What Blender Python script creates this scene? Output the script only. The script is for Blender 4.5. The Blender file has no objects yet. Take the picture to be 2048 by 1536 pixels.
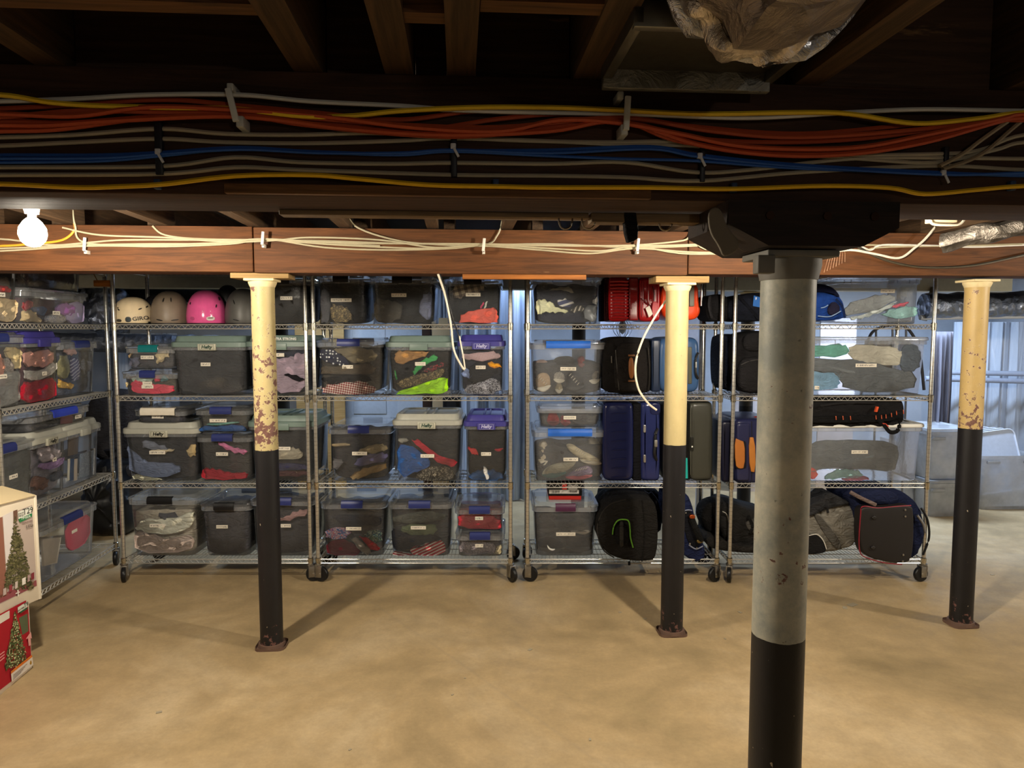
import bpy, math, random
from mathutils import Vector
C = bpy.context.scene.collection
random.seed(7)
PI = math.pi
# ------------------------------------------------------------------ camera, world, lights, exposure
F, H, P = 1420.0, 1.63, math.radians(4.31)
CP, SP = math.cos(P), math.sin(P)
cam_d = bpy.data.cameras.new('camera'); cam = bpy.data.objects.new('camera', cam_d); C.objects.link(cam)
cam.location = (0, 0, H); cam.rotation_euler = (PI/2 - P, 0, 0)
cam_d.sensor_width = 36; cam_d.lens = F/2048*36; cam_d.clip_start = .02
sc = bpy.context.scene; sc.camera = cam
vs = sc.view_settings; vs.view_transform = 'Standard'; vs.look = 'None'; vs.gamma = 1; vs.exposure = 0.15; vs.use_curve_mapping = False
w = bpy.data.worlds.new('world'); sc.world = w; w.use_nodes = True
w.node_tree.nodes['Background'].inputs[0].default_value = (.5, .6, .8, 1); w.node_tree.nodes['Background'].inputs[1].default_value = .02
sc.cycles.max_bounces = 8; sc.cycles.transparent_max_bounces = 24; sc.cycles.caustics_reflective = False; sc.cycles.caustics_refractive = False
sc.cycles.sample_clamp_indirect = 4
WARM = (1, .89, .72); COOL = (.56, .73, 1)
def lamp(name, loc, power, col, kind='POINT', size=.035, size_y=None, rot=(0, 0, 0)):
    d = bpy.data.lights.new(name, kind); d.energy = power; d.color = col
    if kind == 'POINT': d.shadow_soft_size = size
    else:
        d.shape = 'RECTANGLE'; d.size = size; d.size_y = size_y or size
    o = bpy.data.objects.new(name, d); C.objects.link(o); o.location = loc; o.rotation_euler = rot
    return o
BULB = 1550.0                                        # radiance of the bare bulbs
lamp('bulb_or_fill', (3.95, 2.87, 1.97), 104, WARM)      # next bulb of the row, right of the frame
lamp('bulb_or_fill', (-4.0, 2.2, 1.97), 62, WARM)
lamp('bulb_or_fill', (1.2, -2.2, 1.95), 22, (1, .92, .8))      # unseen fill light added behind the camera
lamp('shop_light', (-1.9, 6.1, 2.26), 52, COOL, 'AREA', 1.2, .25)
lamp('shop_light', (.4, 6.6, 2.26), 40, COOL, 'AREA', 1.2, .25)
lamp('shop_light', (3.5, 6.4, 2.26), 95, COOL, 'AREA', 1.2, .25)

# ------------------------------------------------------------------ maths
TH = math.radians(4.2)                               # the house is turned a little against the lens axis
def ray(px, py):
    a = (px-1024)/F; b = (768-py)/F
    return Vector((a, CP+b*SP, -SP+b*CP))
class Fr:                                            # an upright plane: rotation about z and a point it passes through
    def __init__(s, rz, p0):
        s.rz = rz; s.ex = Vector((math.cos(rz), math.sin(rz), 0)); s.ey = Vector((-math.sin(rz), math.cos(rz), 0)); s.p0 = Vector(p0)
    def pt(s, px, py, off=0):
        d = ray(px, py); c = Vector((0, 0, H)); n = s.ey
        t = ((s.p0 + n*off - c).dot(n))/d.dot(n)
        return c + d*t
    def loc(s, root, v):                             # world point -> local coordinates of a root standing in this frame
        q = v - root
        return (q.dot(s.ex), q.dot(s.ey), q.z)
    def world(s, x, y, z, root):
        return root + s.ex*x + s.ey*y + Vector((0, 0, z))
def UV(u, v, z=0): return Vector((u*math.cos(TH)-v*math.sin(TH), u*math.sin(TH)+v*math.cos(TH), z))
def hx(s):
    s = s.lstrip('#'); return tuple(((int(s[i:i+2], 16)/255+.055)/1.055)**2.4 if int(s[i:i+2], 16) > 10 else int(s[i:i+2], 16)/255/12.92 for i in (0, 2, 4))

# ------------------------------------------------------------------ geometry: every maker returns (verts, faces)
def cat(*gs):
    V, Fc = [], []
    for v, f in gs:
        n = len(V); V += v; Fc += [tuple(i+n for i in q) for q in f]
    return V, Fc
def move(g, dx=0, dy=0, dz=0): return [(x+dx, y+dy, z+dz) for x, y, z in g[0]], g[1]
def rotz(g, a):
    c, s = math.cos(a), math.sin(a); return [(x*c-y*s, x*s+y*c, z) for x, y, z in g[0]], g[1]
def roty(g, a):
    c, s = math.cos(a), math.sin(a); return [(x*c+z*s, y, -x*s+z*c) for x, y, z in g[0]], g[1]
def box(x0, x1, y0, y1, z0, z1):
    return [(x0,y0,z0),(x1,y0,z0),(x1,y1,z0),(x0,y1,z0),(x0,y0,z1),(x1,y0,z1),(x1,y1,z1),(x0,y1,z1)], \
           [(0,3,2,1),(4,5,6,7),(0,1,5,4),(1,2,6,5),(2,3,7,6),(3,0,4,7)]
def loft(rings, cap0=True, cap1=True):
    n = len(rings[0]); V = [tuple(p) for r in rings for p in r]; Fc = []
    for k in range(len(rings)-1):
        a, b = k*n, (k+1)*n
        for i in range(n):
            j = (i+1) % n; Fc.append((a+i, a+j, b+j, b+i))
    if cap0: Fc.append(tuple(range(n-1, -1, -1)))
    if cap1: Fc.append(tuple(range((len(rings)-1)*n, len(rings)*n)))
    return V, Fc
def rrect(wd, d, r, n=4):
    out = []
    for cx, cy, a0 in ((wd/2-r, d/2-r, 0), (-wd/2+r, d/2-r, PI/2), (-wd/2+r, -d/2+r, PI), (wd/2-r, -d/2+r, 1.5*PI)):
        for k in range(n+1):
            a = a0 + PI/2*k/n; out.append((cx+r*math.cos(a), cy+r*math.sin(a)))
    return out
def rbox(x0, x1, y0, y1, z0, z1, r=.01, e=None):      # box with rounded upright edges and eased top and bottom
    e = r*.5 if e is None else e; cx, cy = (x0+x1)/2, (y0+y1)/2; wd, d = x1-x0, y1-y0; R = []
    for z, i in ((z0, e), (z0+e*.3, e*.3), (z0+e, 0), (z1-e, 0), (z1-e*.3, e*.3), (z1, e)):
        R.append([(cx+x, cy+y, z) for x, y in rrect(wd-2*i, d-2*i, max(r-i, .0005), 3)])
    return loft(R)
def spline(pts, n=6):
    P_ = [Vector(p) for p in pts]; out = []
    for i in range(len(P_)-1):
        a, b, c, d = P_[max(i-1, 0)], P_[i], P_[i+1], P_[min(i+2, len(P_)-1)]
        for k in range(n):
            t = k/n; out.append(.5*((2*b)+(c-a)*t+(2*a-5*b+4*c-d)*t*t+(3*b-a-3*c+d)*t**3))
    return out+[P_[-1]]
def tube(pts, r, n=6, flat=1.0):
    P_ = [Vector(p) for p in pts]; R = []; up = Vector((.013, .021, 1))
    for i, p in enumerate(P_):
        t = (P_[min(i+1, len(P_)-1)]-P_[max(i-1, 0)])
        t = t.normalized() if t.length > 1e-9 else Vector((0, 0, 1))
        u = up if abs(t.dot(up.normalized())) < .97 else Vector((1, .02, .01))
        a = t.cross(u).normalized(); b = t.cross(a).normalized()
        R.append([tuple(p + a*(r*math.cos(2*PI*k/n)*flat) + b*(r*math.sin(2*PI*k/n))) for k in range(n)])
    return loft(R)
def lathe(prof, n=16, cap=True):
    return loft([[(r*math.cos(2*PI*k/n), r*math.sin(2*PI*k/n), z) for k in range(n)] for r, z in prof], cap, cap)
def lathe_x(prof, n=16): return [(z, x, y) for x, y, z in lathe(prof, n)[0]], lathe(prof, n)[1]
def chaikin(p, it=2):
    for _ in range(it):
        q = []
        for i in range(len(p)):
            a, b = p[i], p[(i+1) % len(p)]
            q += [(a[0]*.75+b[0]*.25, a[1]*.75+b[1]*.25), (a[0]*.25+b[0]*.75, a[1]*.25+b[1]*.75)]
        p = q
    return p
def area2(p): return sum(p[i][0]*p[(i+1) % len(p)][1]-p[(i+1) % len(p)][0]*p[i][1] for i in range(len(p)))
def solid(poly, y0, y1, r=.02, bulge=0., noise=0., yf=None, seed=0, back=None):
    """an outline in (x, z) given depth y0..y1, with a rounded front and back edge and a swelling, uneven front"""
    if area2(poly) > 0: poly = poly[::-1]
    xs = [p[0] for p in poly]; zs = [p[1] for p in poly]
    cx, cz = (min(xs)+max(xs))/2, (min(zs)+max(zs))/2; wd, h = max(xs)-min(xs)+1e-6, max(zs)-min(zs)+1e-6
    r = min(r, wd*.3, h*.3, (y1-y0)*.45); R = []
    gx, gz = sum(xs)/len(xs), sum(zs)/len(zs)
    def ring(inset, y, far=False, sc_=None, k=0):
        o = []
        for i, (x, z) in enumerate(poly):
            if sc_ is None: X, Z = cx+(x-cx)*(1-2*inset/wd), cz+(z-cz)*(1-2*inset/h)
            else: X, Z = gx+(x-gx)*sc_, gz+(z-gz)*sc_
            d = 0 if far else noise*(math.sin(X*61+Z*37+seed*1.7)+math.sin(Z*83-X*29+seed)+.6*math.sin(X*140+Z*90+seed*3))*.4
            o.append((X, y+d+(yf(Z) if yf and not far else 0), Z))
        return o
    b = r if back is None else back
    for t in (0, .35, .7, 1): R.append(ring(b*(1-math.sin(t*PI/2)), y1-b*(1-math.cos(t*PI/2)) if b else y1, True))
    for t in (1, .75, .5, .25, 0): R.append(ring(r*(1-math.sin(t*PI/2)), y0+r*(1-math.cos((1-t)*0+0))*0 + r*(1-math.cos((t)*PI/2))))
    last = ring(r, y0)
    s0 = 1-2*r/max(wd, h)
    R.append(ring(0, y0-bulge*.5, sc_=s0*.72)); R.append(ring(0, y0-bulge*.85, sc_=s0*.42)); R.append(ring(0, y0-bulge, sc_=s0*.12))
    return loft(R)

# ------------------------------------------------------------------ materials
MATS = {}
class NT:
    def __init__(s, name):
        s.m = bpy.data.materials.new(name); s.m.use_nodes = True; s.t = s.m.node_tree; s.t.nodes.clear()
        s.out = s.n('ShaderNodeOutputMaterial'); s.tc = s.n('ShaderNodeTexCoord')
    def n(s, typ, **kw):
        q = s.t.nodes.new(typ)
        for k, v in kw.items():
            if k[0] == '_': q.inputs[k[1:].replace('_', ' ')].default_value = v
            else: setattr(q, k, v)
        return q
    def l(s, a, b): s.t.links.new(a, b)
    def co(s, scale=(1, 1, 1), src='Object', rot=(0, 0, 0)):
        m = s.n('ShaderNodeMapping'); m.inputs['Scale'].default_value = scale; m.inputs['Rotation'].default_value = rot
        s.l(s.tc.outputs[src], m.inputs[0]); return m.outputs[0]
    def noise(s, scale, det=4, rough=.55, vec=None, dist=0):
        q = s.n('ShaderNodeTexNoise', _Scale=scale, _Detail=det, _Roughness=rough, _Distortion=dist)
        s.l(vec or s.tc.outputs['Object'], q.inputs['Vector']); return q.outputs[0]
    def ramp(s, fac, stops, interp='LINEAR'):
        q = s.n('ShaderNodeValToRGB'); q.color_ramp.interpolation = interp
        e = q.color_ramp.elements
        while len(e) < len(stops): e.new(.5)
        for i, (p, c) in enumerate(stops):
            e[i].position = p; e[i].color = (c, c, c, 1) if not isinstance(c, tuple) else (*c, 1)
        s.l(fac, q.inputs[0]); return q.outputs[0]
    def mix(s, fac, a, b, typ='MIX'):
        q = s.n('ShaderNodeMix', data_type='RGBA', blend_type=typ)
        for i, v in ((0, fac), (6, a), (7, b)):
            if isinstance(v, tuple): q.inputs[i].default_value = (*v, 1)
            elif isinstance(v, (int, float)): q.inputs[i].default_value = v
            else: s.l(v, q.inputs[i])
        return q.outputs[2]
    def math(s, op, a, b=0):
        q = s.n('ShaderNodeMath', operation=op)
        for i, v in ((0, a), (1, b)):
            if isinstance(v, (int, float)): q.inputs[i].default_value = v
            else: s.l(v, q.inputs[i])
        return q.outputs[0]
    def bump(s, h, st=.3, d=.01):
        q = s.n('ShaderNodeBump', _Strength=st, _Distance=d); s.l(h, q.inputs['Height']); return q.outputs[0]
    def bsdf(s, col, rough=.6, metal=0., normal=None, spec=.4, rlink=None, final=True, **kw):
        b = s.n('ShaderNodeBsdfPrincipled', _Roughness=rough, _Metallic=metal); b.inputs['Specular IOR Level'].default_value = spec
        for k, v in kw.items(): b.inputs[k.replace('_', ' ')].default_value = v
        if isinstance(col, tuple): b.inputs['Base Color'].default_value = (*col, 1)
        else: s.l(col, b.inputs['Base Color'])
        if normal: s.l(normal, b.inputs['Normal'])
        if rlink: s.l(rlink, b.inputs['Roughness'])
        if final: s.l(b.outputs[0], s.out.inputs[0])
        return b.outputs[0]
def mat(name):
    if name in MATS: return MATS[name]
    MATS[name] = m = MAKERS[name.split(':')[0]](NT(name), *name.split(':')[1:]); return m
def objcol(t): return t.n('ShaderNodeObjectInfo').outputs['Color']
def m_cloth(t):
    n = t.noise(14, 5, .6); c = t.mix(1, objcol(t), t.ramp(n, [(.25, .72), (.7, 1.12)]), 'MULTIPLY')
    fold = t.noise(13, 3, .5, t.co((1, .6, 1.9), rot=(0, .35, 0)), 2.2); fine = t.noise(420, 2)
    h = t.mix(.12, fold, fine); t.bsdf(c, .92, 0, t.bump(h, .8, .03), .15); return t.m
def m_plain(t, rough='.45'):
    n = t.noise(30, 3); c = t.mix(1, objcol(t), t.ramp(n, [(.3, .93), (.7, 1.03)]), 'MULTIPLY')
    t.bsdf(c, float(rough), 0, t.bump(t.noise(160, 3), .04, .002)); return t.m
def m_metal(t, rough='.28'):
    c = t.mix(1, objcol(t), t.ramp(t.noise(18, 4), [(.3, .8), (.7, 1.05)]), 'MULTIPLY')
    t.bsdf(c, float(rough), 1, None, .5, t.math('ADD', t.math('MULTIPLY', t.noise(40, 3), .25), float(rough)-.12)); return t.m
def m_post(t):
    sep = t.n('ShaderNodeSeparateXYZ'); t.l(t.tc.outputs['Object'], sep.inputs[0])
    g = t.math('GREATER_THAN', t.math('SINE', t.math('MULTIPLY', sep.outputs[2], 2*PI/.0254)), .955)
    c = t.mix(t.math('MULTIPLY', g, .55), objcol(t), hx('#4a4844')); c = t.mix(1, c, t.ramp(t.noise(18, 4), [(.3, .85), (.7, 1.05)]), 'MULTIPLY')
    t.bsdf(c, .24, .8, None, .5); return t.m
def m_wire(t): t.bsdf(objcol(t), .3, .65, None, .6); return t.m
def m_clear(t, haze='.09', rough='.12'):
    hz = float(haze); tr = t.n('ShaderNodeBsdfTransparent'); tr.inputs[0].default_value = (.95, .96, .97, 1)
    bp = t.bump(t.noise(16, 2, .5), .12, .01)
    gl = t.n('ShaderNodeBsdfGlossy', _Roughness=float(rough)); gl.inputs[0].default_value = (1, 1, 1, 1); t.l(bp, gl.inputs['Normal'])
    df = t.n('ShaderNodeBsdfDiffuse'); df.inputs[0].default_value = (.72, .74, .77, 1)
    tl = t.n('ShaderNodeBsdfTranslucent'); tl.inputs[0].default_value = (.72, .75, .8, 1)
    d2 = t.n('ShaderNodeMixShader', _Fac=.45); t.l(df.outputs[0], d2.inputs[1]); t.l(tl.outputs[0], d2.inputs[2])
    a = t.n('ShaderNodeMixShader'); t.l(t.math('MULTIPLY', t.ramp(t.noise(7, 3), [(.3, .7), (.7, 1.25)]), hz), a.inputs[0])
    t.l(tr.outputs[0], a.inputs[1]); t.l(d2.outputs[0], a.inputs[2])
    fr = t.n('ShaderNodeFresnel', _IOR=1.45); b = t.n('ShaderNodeMixShader'); t.l(t.math('MULTIPLY', fr.outputs[0], .8), b.inputs[0])
    t.l(a.outputs[0], b.inputs[1]); t.l(gl.outputs[0], b.inputs[2]); t.l(b.outputs[0], t.out.inputs[0]); return t.m
def m_wood(t, tone='#7a4524', dark='#4a2814'):
    v = t.co((.9, 14, 14)); g = t.noise(3.2, 8, .62, v, 1.2); k = t.noise(1.4, 3, .5, t.co((1, 3, 3)))
    c = t.mix(t.ramp(g, [(.3, 0.), (.72, 1.)]), hx(dark), hx(tone)); c = t.mix(1, c, t.ramp(k, [(.25, .6), (.75, 1.18)]), 'MULTIPLY')
    sc_ = t.ramp(t.noise(5, 6, .7, t.co((.6, 6, 4))), [(.66, 0.), (.74, .35)]); c = t.mix(sc_, c, hx('#a98258'))
    t.bsdf(c, .72, 0, t.bump(g, .35, .004), .25); return t.m
def m_floor(t):
    v = t.tc.outputs['Object']; n = t.noise(1.1, 9, .62, v, .6); n2 = t.noise(7, 8, .7, v); n3 = t.noise(60, 5, .7, v)
    c = t.ramp(n, [(.3, hx('#96825f')), (.5, hx('#b09871')), (.72, hx('#c3ae8b'))])
    c = t.mix(1, c, t.ramp(n2, [(.3, .8), (.7, 1.12)]), 'MULTIPLY'); c = t.mix(1, c, t.ramp(n3, [(.3, .93), (.7, 1.05)]), 'MULTIPLY')
    vo = t.n('ShaderNodeTexVoronoi', feature='DISTANCE_TO_EDGE', _Scale=.33); t.l(t.mix(.12, v, t.n('ShaderNodeTexNoise', _Scale=2.5, _Detail=6).outputs[1]), vo.inputs['Vector'])
    c = t.mix(t.ramp(vo.outputs[0], [(.0, .16), (.004, 0.)]), c, hx('#8a7f6e'))
    st = t.ramp(t.noise(2.3, 6, .72, t.co((1, 1.6, 1))), [(.64, 0.), (.74, .28)]); c = t.mix(st, c, hx('#9c8f7a'))
    sp = t.ramp(t.noise(38, 2, .5), [(.76, 0.), (.79, .5)]); c = t.mix(sp, c, hx('#857762'))
    t.bsdf(c, .62, 0, t.bump(t.mix(.4, n2, n3), .15, .006), .35, t.ramp(n2, [(.3, .5), (.7, .8)])); return t.m
def m_wall(t, tone='#c9ced6'):
    n = t.noise(2.2, 7, .6); c = t.mix(1, hx(tone), t.ramp(n, [(.3, .8), (.7, 1.05)]), 'MULTIPLY')
    t.bsdf(c, .8, 0, t.bump(t.noise(24, 5), .25, .006)); return t.m
def m_sheet(t, tone='#c4d0e2'):
    n = t.noise(3, 4, .5, t.co((5, 5, .5)), 1.5); c = t.mix(1, hx(tone), t.ramp(n, [(.3, .82), (.7, 1.06)]), 'MULTIPLY')
    t.bsdf(c, .3, 0, t.bump(n, .5, .03), .5); return t.m
def m_foil(t, tone='#b9b7b4', rough='.3'):
    n = t.noise(11, 6, .65, None, 1.2); vo = t.n('ShaderNodeTexVoronoi', _Scale=17); t.l(t.tc.outputs['Object'], vo.inputs['Vector'])
    c = t.mix(1, hx(tone), t.ramp(n, [(.3, .55), (.7, 1.1)]), 'MULTIPLY')
    t.bsdf(c, float(rough), .85, t.bump(t.mix(.5, n, vo.outputs[0]), .9, .03), .5); return t.m
def m_pole(t, upper='#e6d3a0', thr='.62', z='1.03', grey='0'):
    """painted steel pipe: black enamel to waist height, pale enamel above, flaking to rusty primer"""
    sep = t.n('ShaderNodeSeparateXYZ'); t.l(t.tc.outputs['Object'], sep.inputs[0]); Z = sep.outputs[2]
    th = float(thr); big = t.noise(3.2, 2, .5); n = t.noise(34, 7, .68)
    f = t.math('ADD', t.math('MULTIPLY', n, .62), t.math('MULTIPLY', big, .38)); f = t.math('ADD', f, t.ramp(t.math('MULTIPLY', Z, .5), [(.5, .0), (.56, .042), (.68, .026), (.8, 0.)])) if th < .6 and grey == '0' else f
    flake = t.ramp(f, [(th, 0.), (th+.012, 1.)]); rim = t.ramp(f, [(th-.012, 0.), (th-.004, 1.), (th, 0.)])
    up = t.mix(1, hx(upper), t.ramp(t.noise(9, 6, .65, t.co((1, 1, .5))), [(.3, .82), (.7, 1.05)]), 'MULTIPLY')
    up = t.mix(t.math('MULTIPLY', rim, .5), up, hx('#f0e6c8')); rust = t.mix(t.noise(60, 4), hx('#54302a'), hx('#86655c'))
    speck = t.ramp(t.noise(75, 3, .6), [(.70, 0.), (.72, .7)])
    if grey == '1':
        up = t.mix(t.ramp(t.noise(5, 7, .7), [(.4, 0.), (.6, .8)]), up, hx('#868d8a')); up = t.mix(speck, up, hx('#5e5f5a'))
    else: up = t.mix(speck, up, hx('#80705c'))
    up = t.mix(flake, up, rust)
    lo = t.mix(1, hx('#151417'), t.ramp(t.noise(12, 5), [(.3, .8), (.7, 1.3)]), 'MULTIPLY')
    chip = t.ramp(t.noise(46, 3, .55, t.co((1, 1, .7))), [(.735, 0.), (.75, 1.)]); lo = t.mix(chip, lo, hx('#a89c86'))
    ru = t.ramp(t.math('MULTIPLY', t.noise(26, 6, .7), t.ramp(Z, [(0, 1.25), (.35, .7)])), [(.64, 0.), (.68, .8)]); lo = t.mix(ru, lo, hx('#7a5650'))
    edge = t.math('ADD', Z, t.math('MULTIPLY', t.math('SUBTRACT', t.noise(20, 2), .5), .008))
    c = t.mix(t.math('GREATER_THAN', edge, float(z)), lo, up)
    t.bsdf(c, .48, 0, t.bump(f, .35, .004), .4); return t.m
def m_dots(t):
    vo = t.n('ShaderNodeTexVoronoi', _Scale=46, _Randomness=.45); t.l(t.co((1, .02, 1)), vo.inputs['Vector'])
    t.bsdf(t.mix(t.ramp(vo.outputs[0], [(.25, 1.), (.29, 0.)]), hx('#20223a'), hx('#e4e4e4')), .9); return t.m
def m_check(t, a='#8a3038', b='#cdb9ae', s='150'):
    ck = t.n('ShaderNodeTexChecker', _Scale=float(s)); t.l(t.co((1, .001, 1), rot=(0, .6, 0)), ck.inputs['Vector'])
    ck.inputs[1].default_value = (*hx(a), 1); ck.inputs[2].default_value = (*hx(b), 1); t.bsdf(ck.outputs[0], .9, 0, t.bump(t.noise(9, 2, .4, None, 2), .5, .02)); return t.m
def m_camo(t, a='#6a5b3c', b='#2e2b22', c='#8d7c56'):
    n = t.noise(34, 2, .5, None, 2.5); t.bsdf(t.ramp(n, [(.0, hx(b)), (.42, hx(a)), (.5, hx(b)), (.56, hx(c))], 'CONSTANT'), .9, 0, t.bump(t.noise(9, 2, .4, None, 2), .5, .02)); return t.m
def m_print(t, a='#26262e', b='#b9b9c0', c='#8a8a98', s='80'):
    n = t.noise(float(s), 3, .6, None, 1.5); t.bsdf(t.ramp(n, [(0, hx(a)), (.47, hx(c)), (.54, hx(b)), (.62, hx(a))], 'CONSTANT'), .9, 0, t.bump(t.noise(9, 2, .4, None, 2), .5, .02)); return t.m
def m_plaid(t, a='#b3a48c', b='#4a3f3a', c='#75685a'):
    sep = t.n('ShaderNodeSeparateXYZ'); t.l(t.co((1, 1, 1), rot=(0, .25, 0)), sep.inputs[0])
    sx = t.math('GREATER_THAN', t.math('SINE', t.math('MULTIPLY', sep.outputs[0], 150)), .1); sz = t.math('GREATER_THAN', t.math('SINE', t.math('MULTIPLY', sep.outputs[2], 170)), .1)
    t.bsdf(t.ramp(t.math('MULTIPLY', t.math('ADD', sx, sz), .5), [(0, hx(a)), (.4, hx(c)), (.9, hx(b))], 'CONSTANT'), .9, 0, t.bump(t.noise(9, 2), .4, .02)); return t.m
def m_stripe(t, a='#9c2733', b='#d8d2cc', fr='420', ang='.35'):
    sep = t.n('ShaderNodeSeparateXYZ'); t.l(t.co((1, 1, 1), rot=(0, float(ang), 0)), sep.inputs[0])
    t.bsdf(t.mix(t.math('GREATER_THAN', t.math('SINE', t.math('MULTIPLY', sep.outputs[2], float(fr))), .45), hx(a), hx(b)), .85, 0, t.bump(t.noise(9, 2), .4, .02)); return t.m
def m_bulb(t):
    e = t.n('ShaderNodeEmission', _Strength=BULB); e.inputs[0].default_value = (*WARM, 1); t.l(e.outputs[0], t.out.inputs[0]); return t.m
def m_card(t):
    n = t.noise(3, 5, .6); c = t.mix(1, objcol(t), t.ramp(n, [(.3, .9), (.7, 1.04)]), 'MULTIPLY'); t.bsdf(c, .75, 0, t.bump(t.noise(30, 3), .08, .004), .25); return t.m
MAKERS = dict(post=m_post, wire=m_wire, cloth=m_cloth, plain=m_plain, metal=m_metal, clear=m_clear, wood=m_wood, floor=m_floor, wall=m_wall, sheet=m_sheet, foil=m_foil, pole=m_pole,
              dots=m_dots, check=m_check, camo=m_camo, print=m_print, plaid=m_plaid, stripe=m_stripe, bulb=m_bulb, card=m_card)

# ------------------------------------------------------------------ objects
def ob(name, geo, m, parent=None, col=None, smooth=True, loc=None, rot=None, sharp=40):
    if isinstance(geo, bpy.types.Mesh): me = geo
    else:
        me = bpy.data.meshes.new(name)
        if isinstance(geo, list):                                      # [(geo, material), ...] -> one mesh, several materials
            V, Fc = cat(*[g for g, _ in geo]); me.from_pydata(V, [], Fc); k = 0
            for i, (g, mm) in enumerate(geo):
                me.materials.append(mat(mm))
                for _ in g[1]: me.polygons[k].material_index = i; k += 1
        else:
            me.from_pydata(geo[0], [], geo[1]); me.materials.append(mat(m))
        me.update()
        if smooth:
            me.shade_smooth(); me.set_sharp_from_angle(angle=math.radians(sharp))
    o = bpy.data.objects.new(name, me); C.objects.link(o)
    if parent: o.parent = parent
    if col: o.color = (*(hx(col) if isinstance(col, str) else col), 1)
    if loc is not None: o.location = loc
    if rot is not None: o.rotation_euler = rot
    return o
def tag(o, label, cat_=None, group=None, kind=None):
    if label: o['label'] = label
    if cat_: o['category'] = cat_
    if group: o['group'] = group
    if kind: o['kind'] = kind
    return o
def thing(name, label, cat_, loc=(0, 0, 0), rz=0, group=None, kind=None):
    o = bpy.data.objects.new(name, None); o.empty_display_size = .05; C.objects.link(o)
    o.location = loc; o.rotation_euler = (0, 0, rz); return tag(o, label, cat_, group, kind)
def struct(name, geo, m, parent=None, col=None, smooth=False):
    o = ob(name, geo, m, parent, col, smooth)
    if not parent: o['kind'] = 'structure'
    return o
def txt(name, s, size, parent, loc, col='#111111', rot=(PI/2, 0, 0), shear=0., bold=0., align='CENTER', sx=1.):
    d = bpy.data.curves.new(name, 'FONT'); d.body = s; d.size = size; d.extrude = .0003; d.shear = shear; d.offset = bold; d.align_x = align; d.align_y = 'CENTER'
    d.resolution_u = 2; tmp = bpy.data.objects.new(name, d); C.objects.link(tmp); bpy.context.view_layer.update()
    me = bpy.data.meshes.new_from_object(tmp.evaluated_get(bpy.context.evaluated_depsgraph_get())); bpy.data.objects.remove(tmp); bpy.data.curves.remove(d)
    me.name = name; me.materials.clear(); me.materials.append(mat('plain')); o = bpy.data.objects.new(name, me); C.objects.link(o); o.parent = parent; o.location = loc; o.rotation_euler = rot
    o.scale = (sx, 1, 1); o.color = (*hx(col), 1); return o

# ------------------------------------------------------------------ the setting
WX0, WX1, WY0, WY1, CZ = -4.4, 5.4, -3.2, 8.2, 2.34
floor = struct('floor', box(WX0, WX1, WY0, WY1, -.12, 0), 'floor')
struct('wall_left', box(WX0-.1, WX0, WY0, WY1, 0, CZ), 'wall:#a9abb0')
struct('wall_right', box(WX1, WX1+.1, WY0, WY1, 0, CZ), 'wall:#b9bdc6')
struct('wall_back', box(WX0, WX1, WY1, WY1+.1, 0, CZ), 'wall:#d0d6e0')
struct('wall_front', box(WX0, WX1, WY0-.1, WY0, 0, CZ), 'wall:#8d8a84')
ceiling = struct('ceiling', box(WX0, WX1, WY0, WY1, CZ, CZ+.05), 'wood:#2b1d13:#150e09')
JM = {}
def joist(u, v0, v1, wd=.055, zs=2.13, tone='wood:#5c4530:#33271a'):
    key = (round(v1-v0, 3), wd, tone, zs)
    if key not in JM:
        o = ob('joist', box(0, v1-v0, -wd/2, wd/2, zs, CZ), tone, ceiling, smooth=False); JM[key] = o.data
    else: o = ob('joist', JM[key], None, ceiling)
    o.location = UV(u, v0); o.rotation_euler = (0, 0, TH+PI/2); return o
NEARJ = [-1.75, -1.25, -.77, -.29, -.115, .006, .255, .71, 1.16, 1.6, 2.05]
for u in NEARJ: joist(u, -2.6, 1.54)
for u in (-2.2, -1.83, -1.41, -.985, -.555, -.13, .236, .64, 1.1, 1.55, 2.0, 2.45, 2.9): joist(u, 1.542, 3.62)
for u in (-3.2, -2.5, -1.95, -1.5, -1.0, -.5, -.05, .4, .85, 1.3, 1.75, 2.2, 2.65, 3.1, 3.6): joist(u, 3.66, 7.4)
for a, b, v in ((-.74, -.32, 1.19), (-.26, -.145, 1.12), (.035, .228, 1.15), (-.088, -.02, 1.2)):
    o = ob('blocking_or_light_stop', box(0, b-a, -.02, .02, 2.135, 2.18), 'wood:#6b4a2c:#3a2616', ceiling, smooth=False); o.location = UV(a, v); o.rotation_euler = (0, 0, TH)
def beam(name, label, v, segs, z0, z1, wd, tone):
    t = thing(name, label, 'beam', UV(0, v, 0), TH, kind='thing')
    for i, (a, b, dz) in enumerate(segs): ob('timber', rbox(a+.002, b-.002, -wd/2, wd/2, z0+dz, z1+dz, .006), tone, t, sharp=30)
    return t
NV, FV, TV = 1.541, 3.635, 5.73
nb = beam('main_beam', 'dark wooden beam overhead carrying the coloured cables', NV, [(-2.6, 2.9, 0)], 1.893, 2.13, .2, 'wood:#4d3322:#2a1a10')
fb = beam('main_beam', 'reddish brown wooden beam with white cables above the shelving', FV, [(-3.6, -.99, .0), (-.99, 1.15, -.003), (1.15, 4.2, .002)], 1.912, 2.128, .19, 'wood:#694020:#3e2410')
tb = beam('main_beam', 'pale painted beam beyond the shelving at the rear', TV, [(-3.6, 4.6, 0)], 1.955, 2.13, .18, 'plain:.6')
for c in tb.children: c.color = (*hx('#b9b6a2'), 1)
for c in list(tb.children): pass
ob('filler_board', rbox(-.45, .385, -.118, -.101, 1.8935, 1.912, .003), 'wood:#7a5634:#4a321c', nb)
ob('filler_board', rbox(-.39, .29, .055, .099, 1.881, 1.8925, .003), 'wood:#8a7458:#5d4a34', nb)
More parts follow.
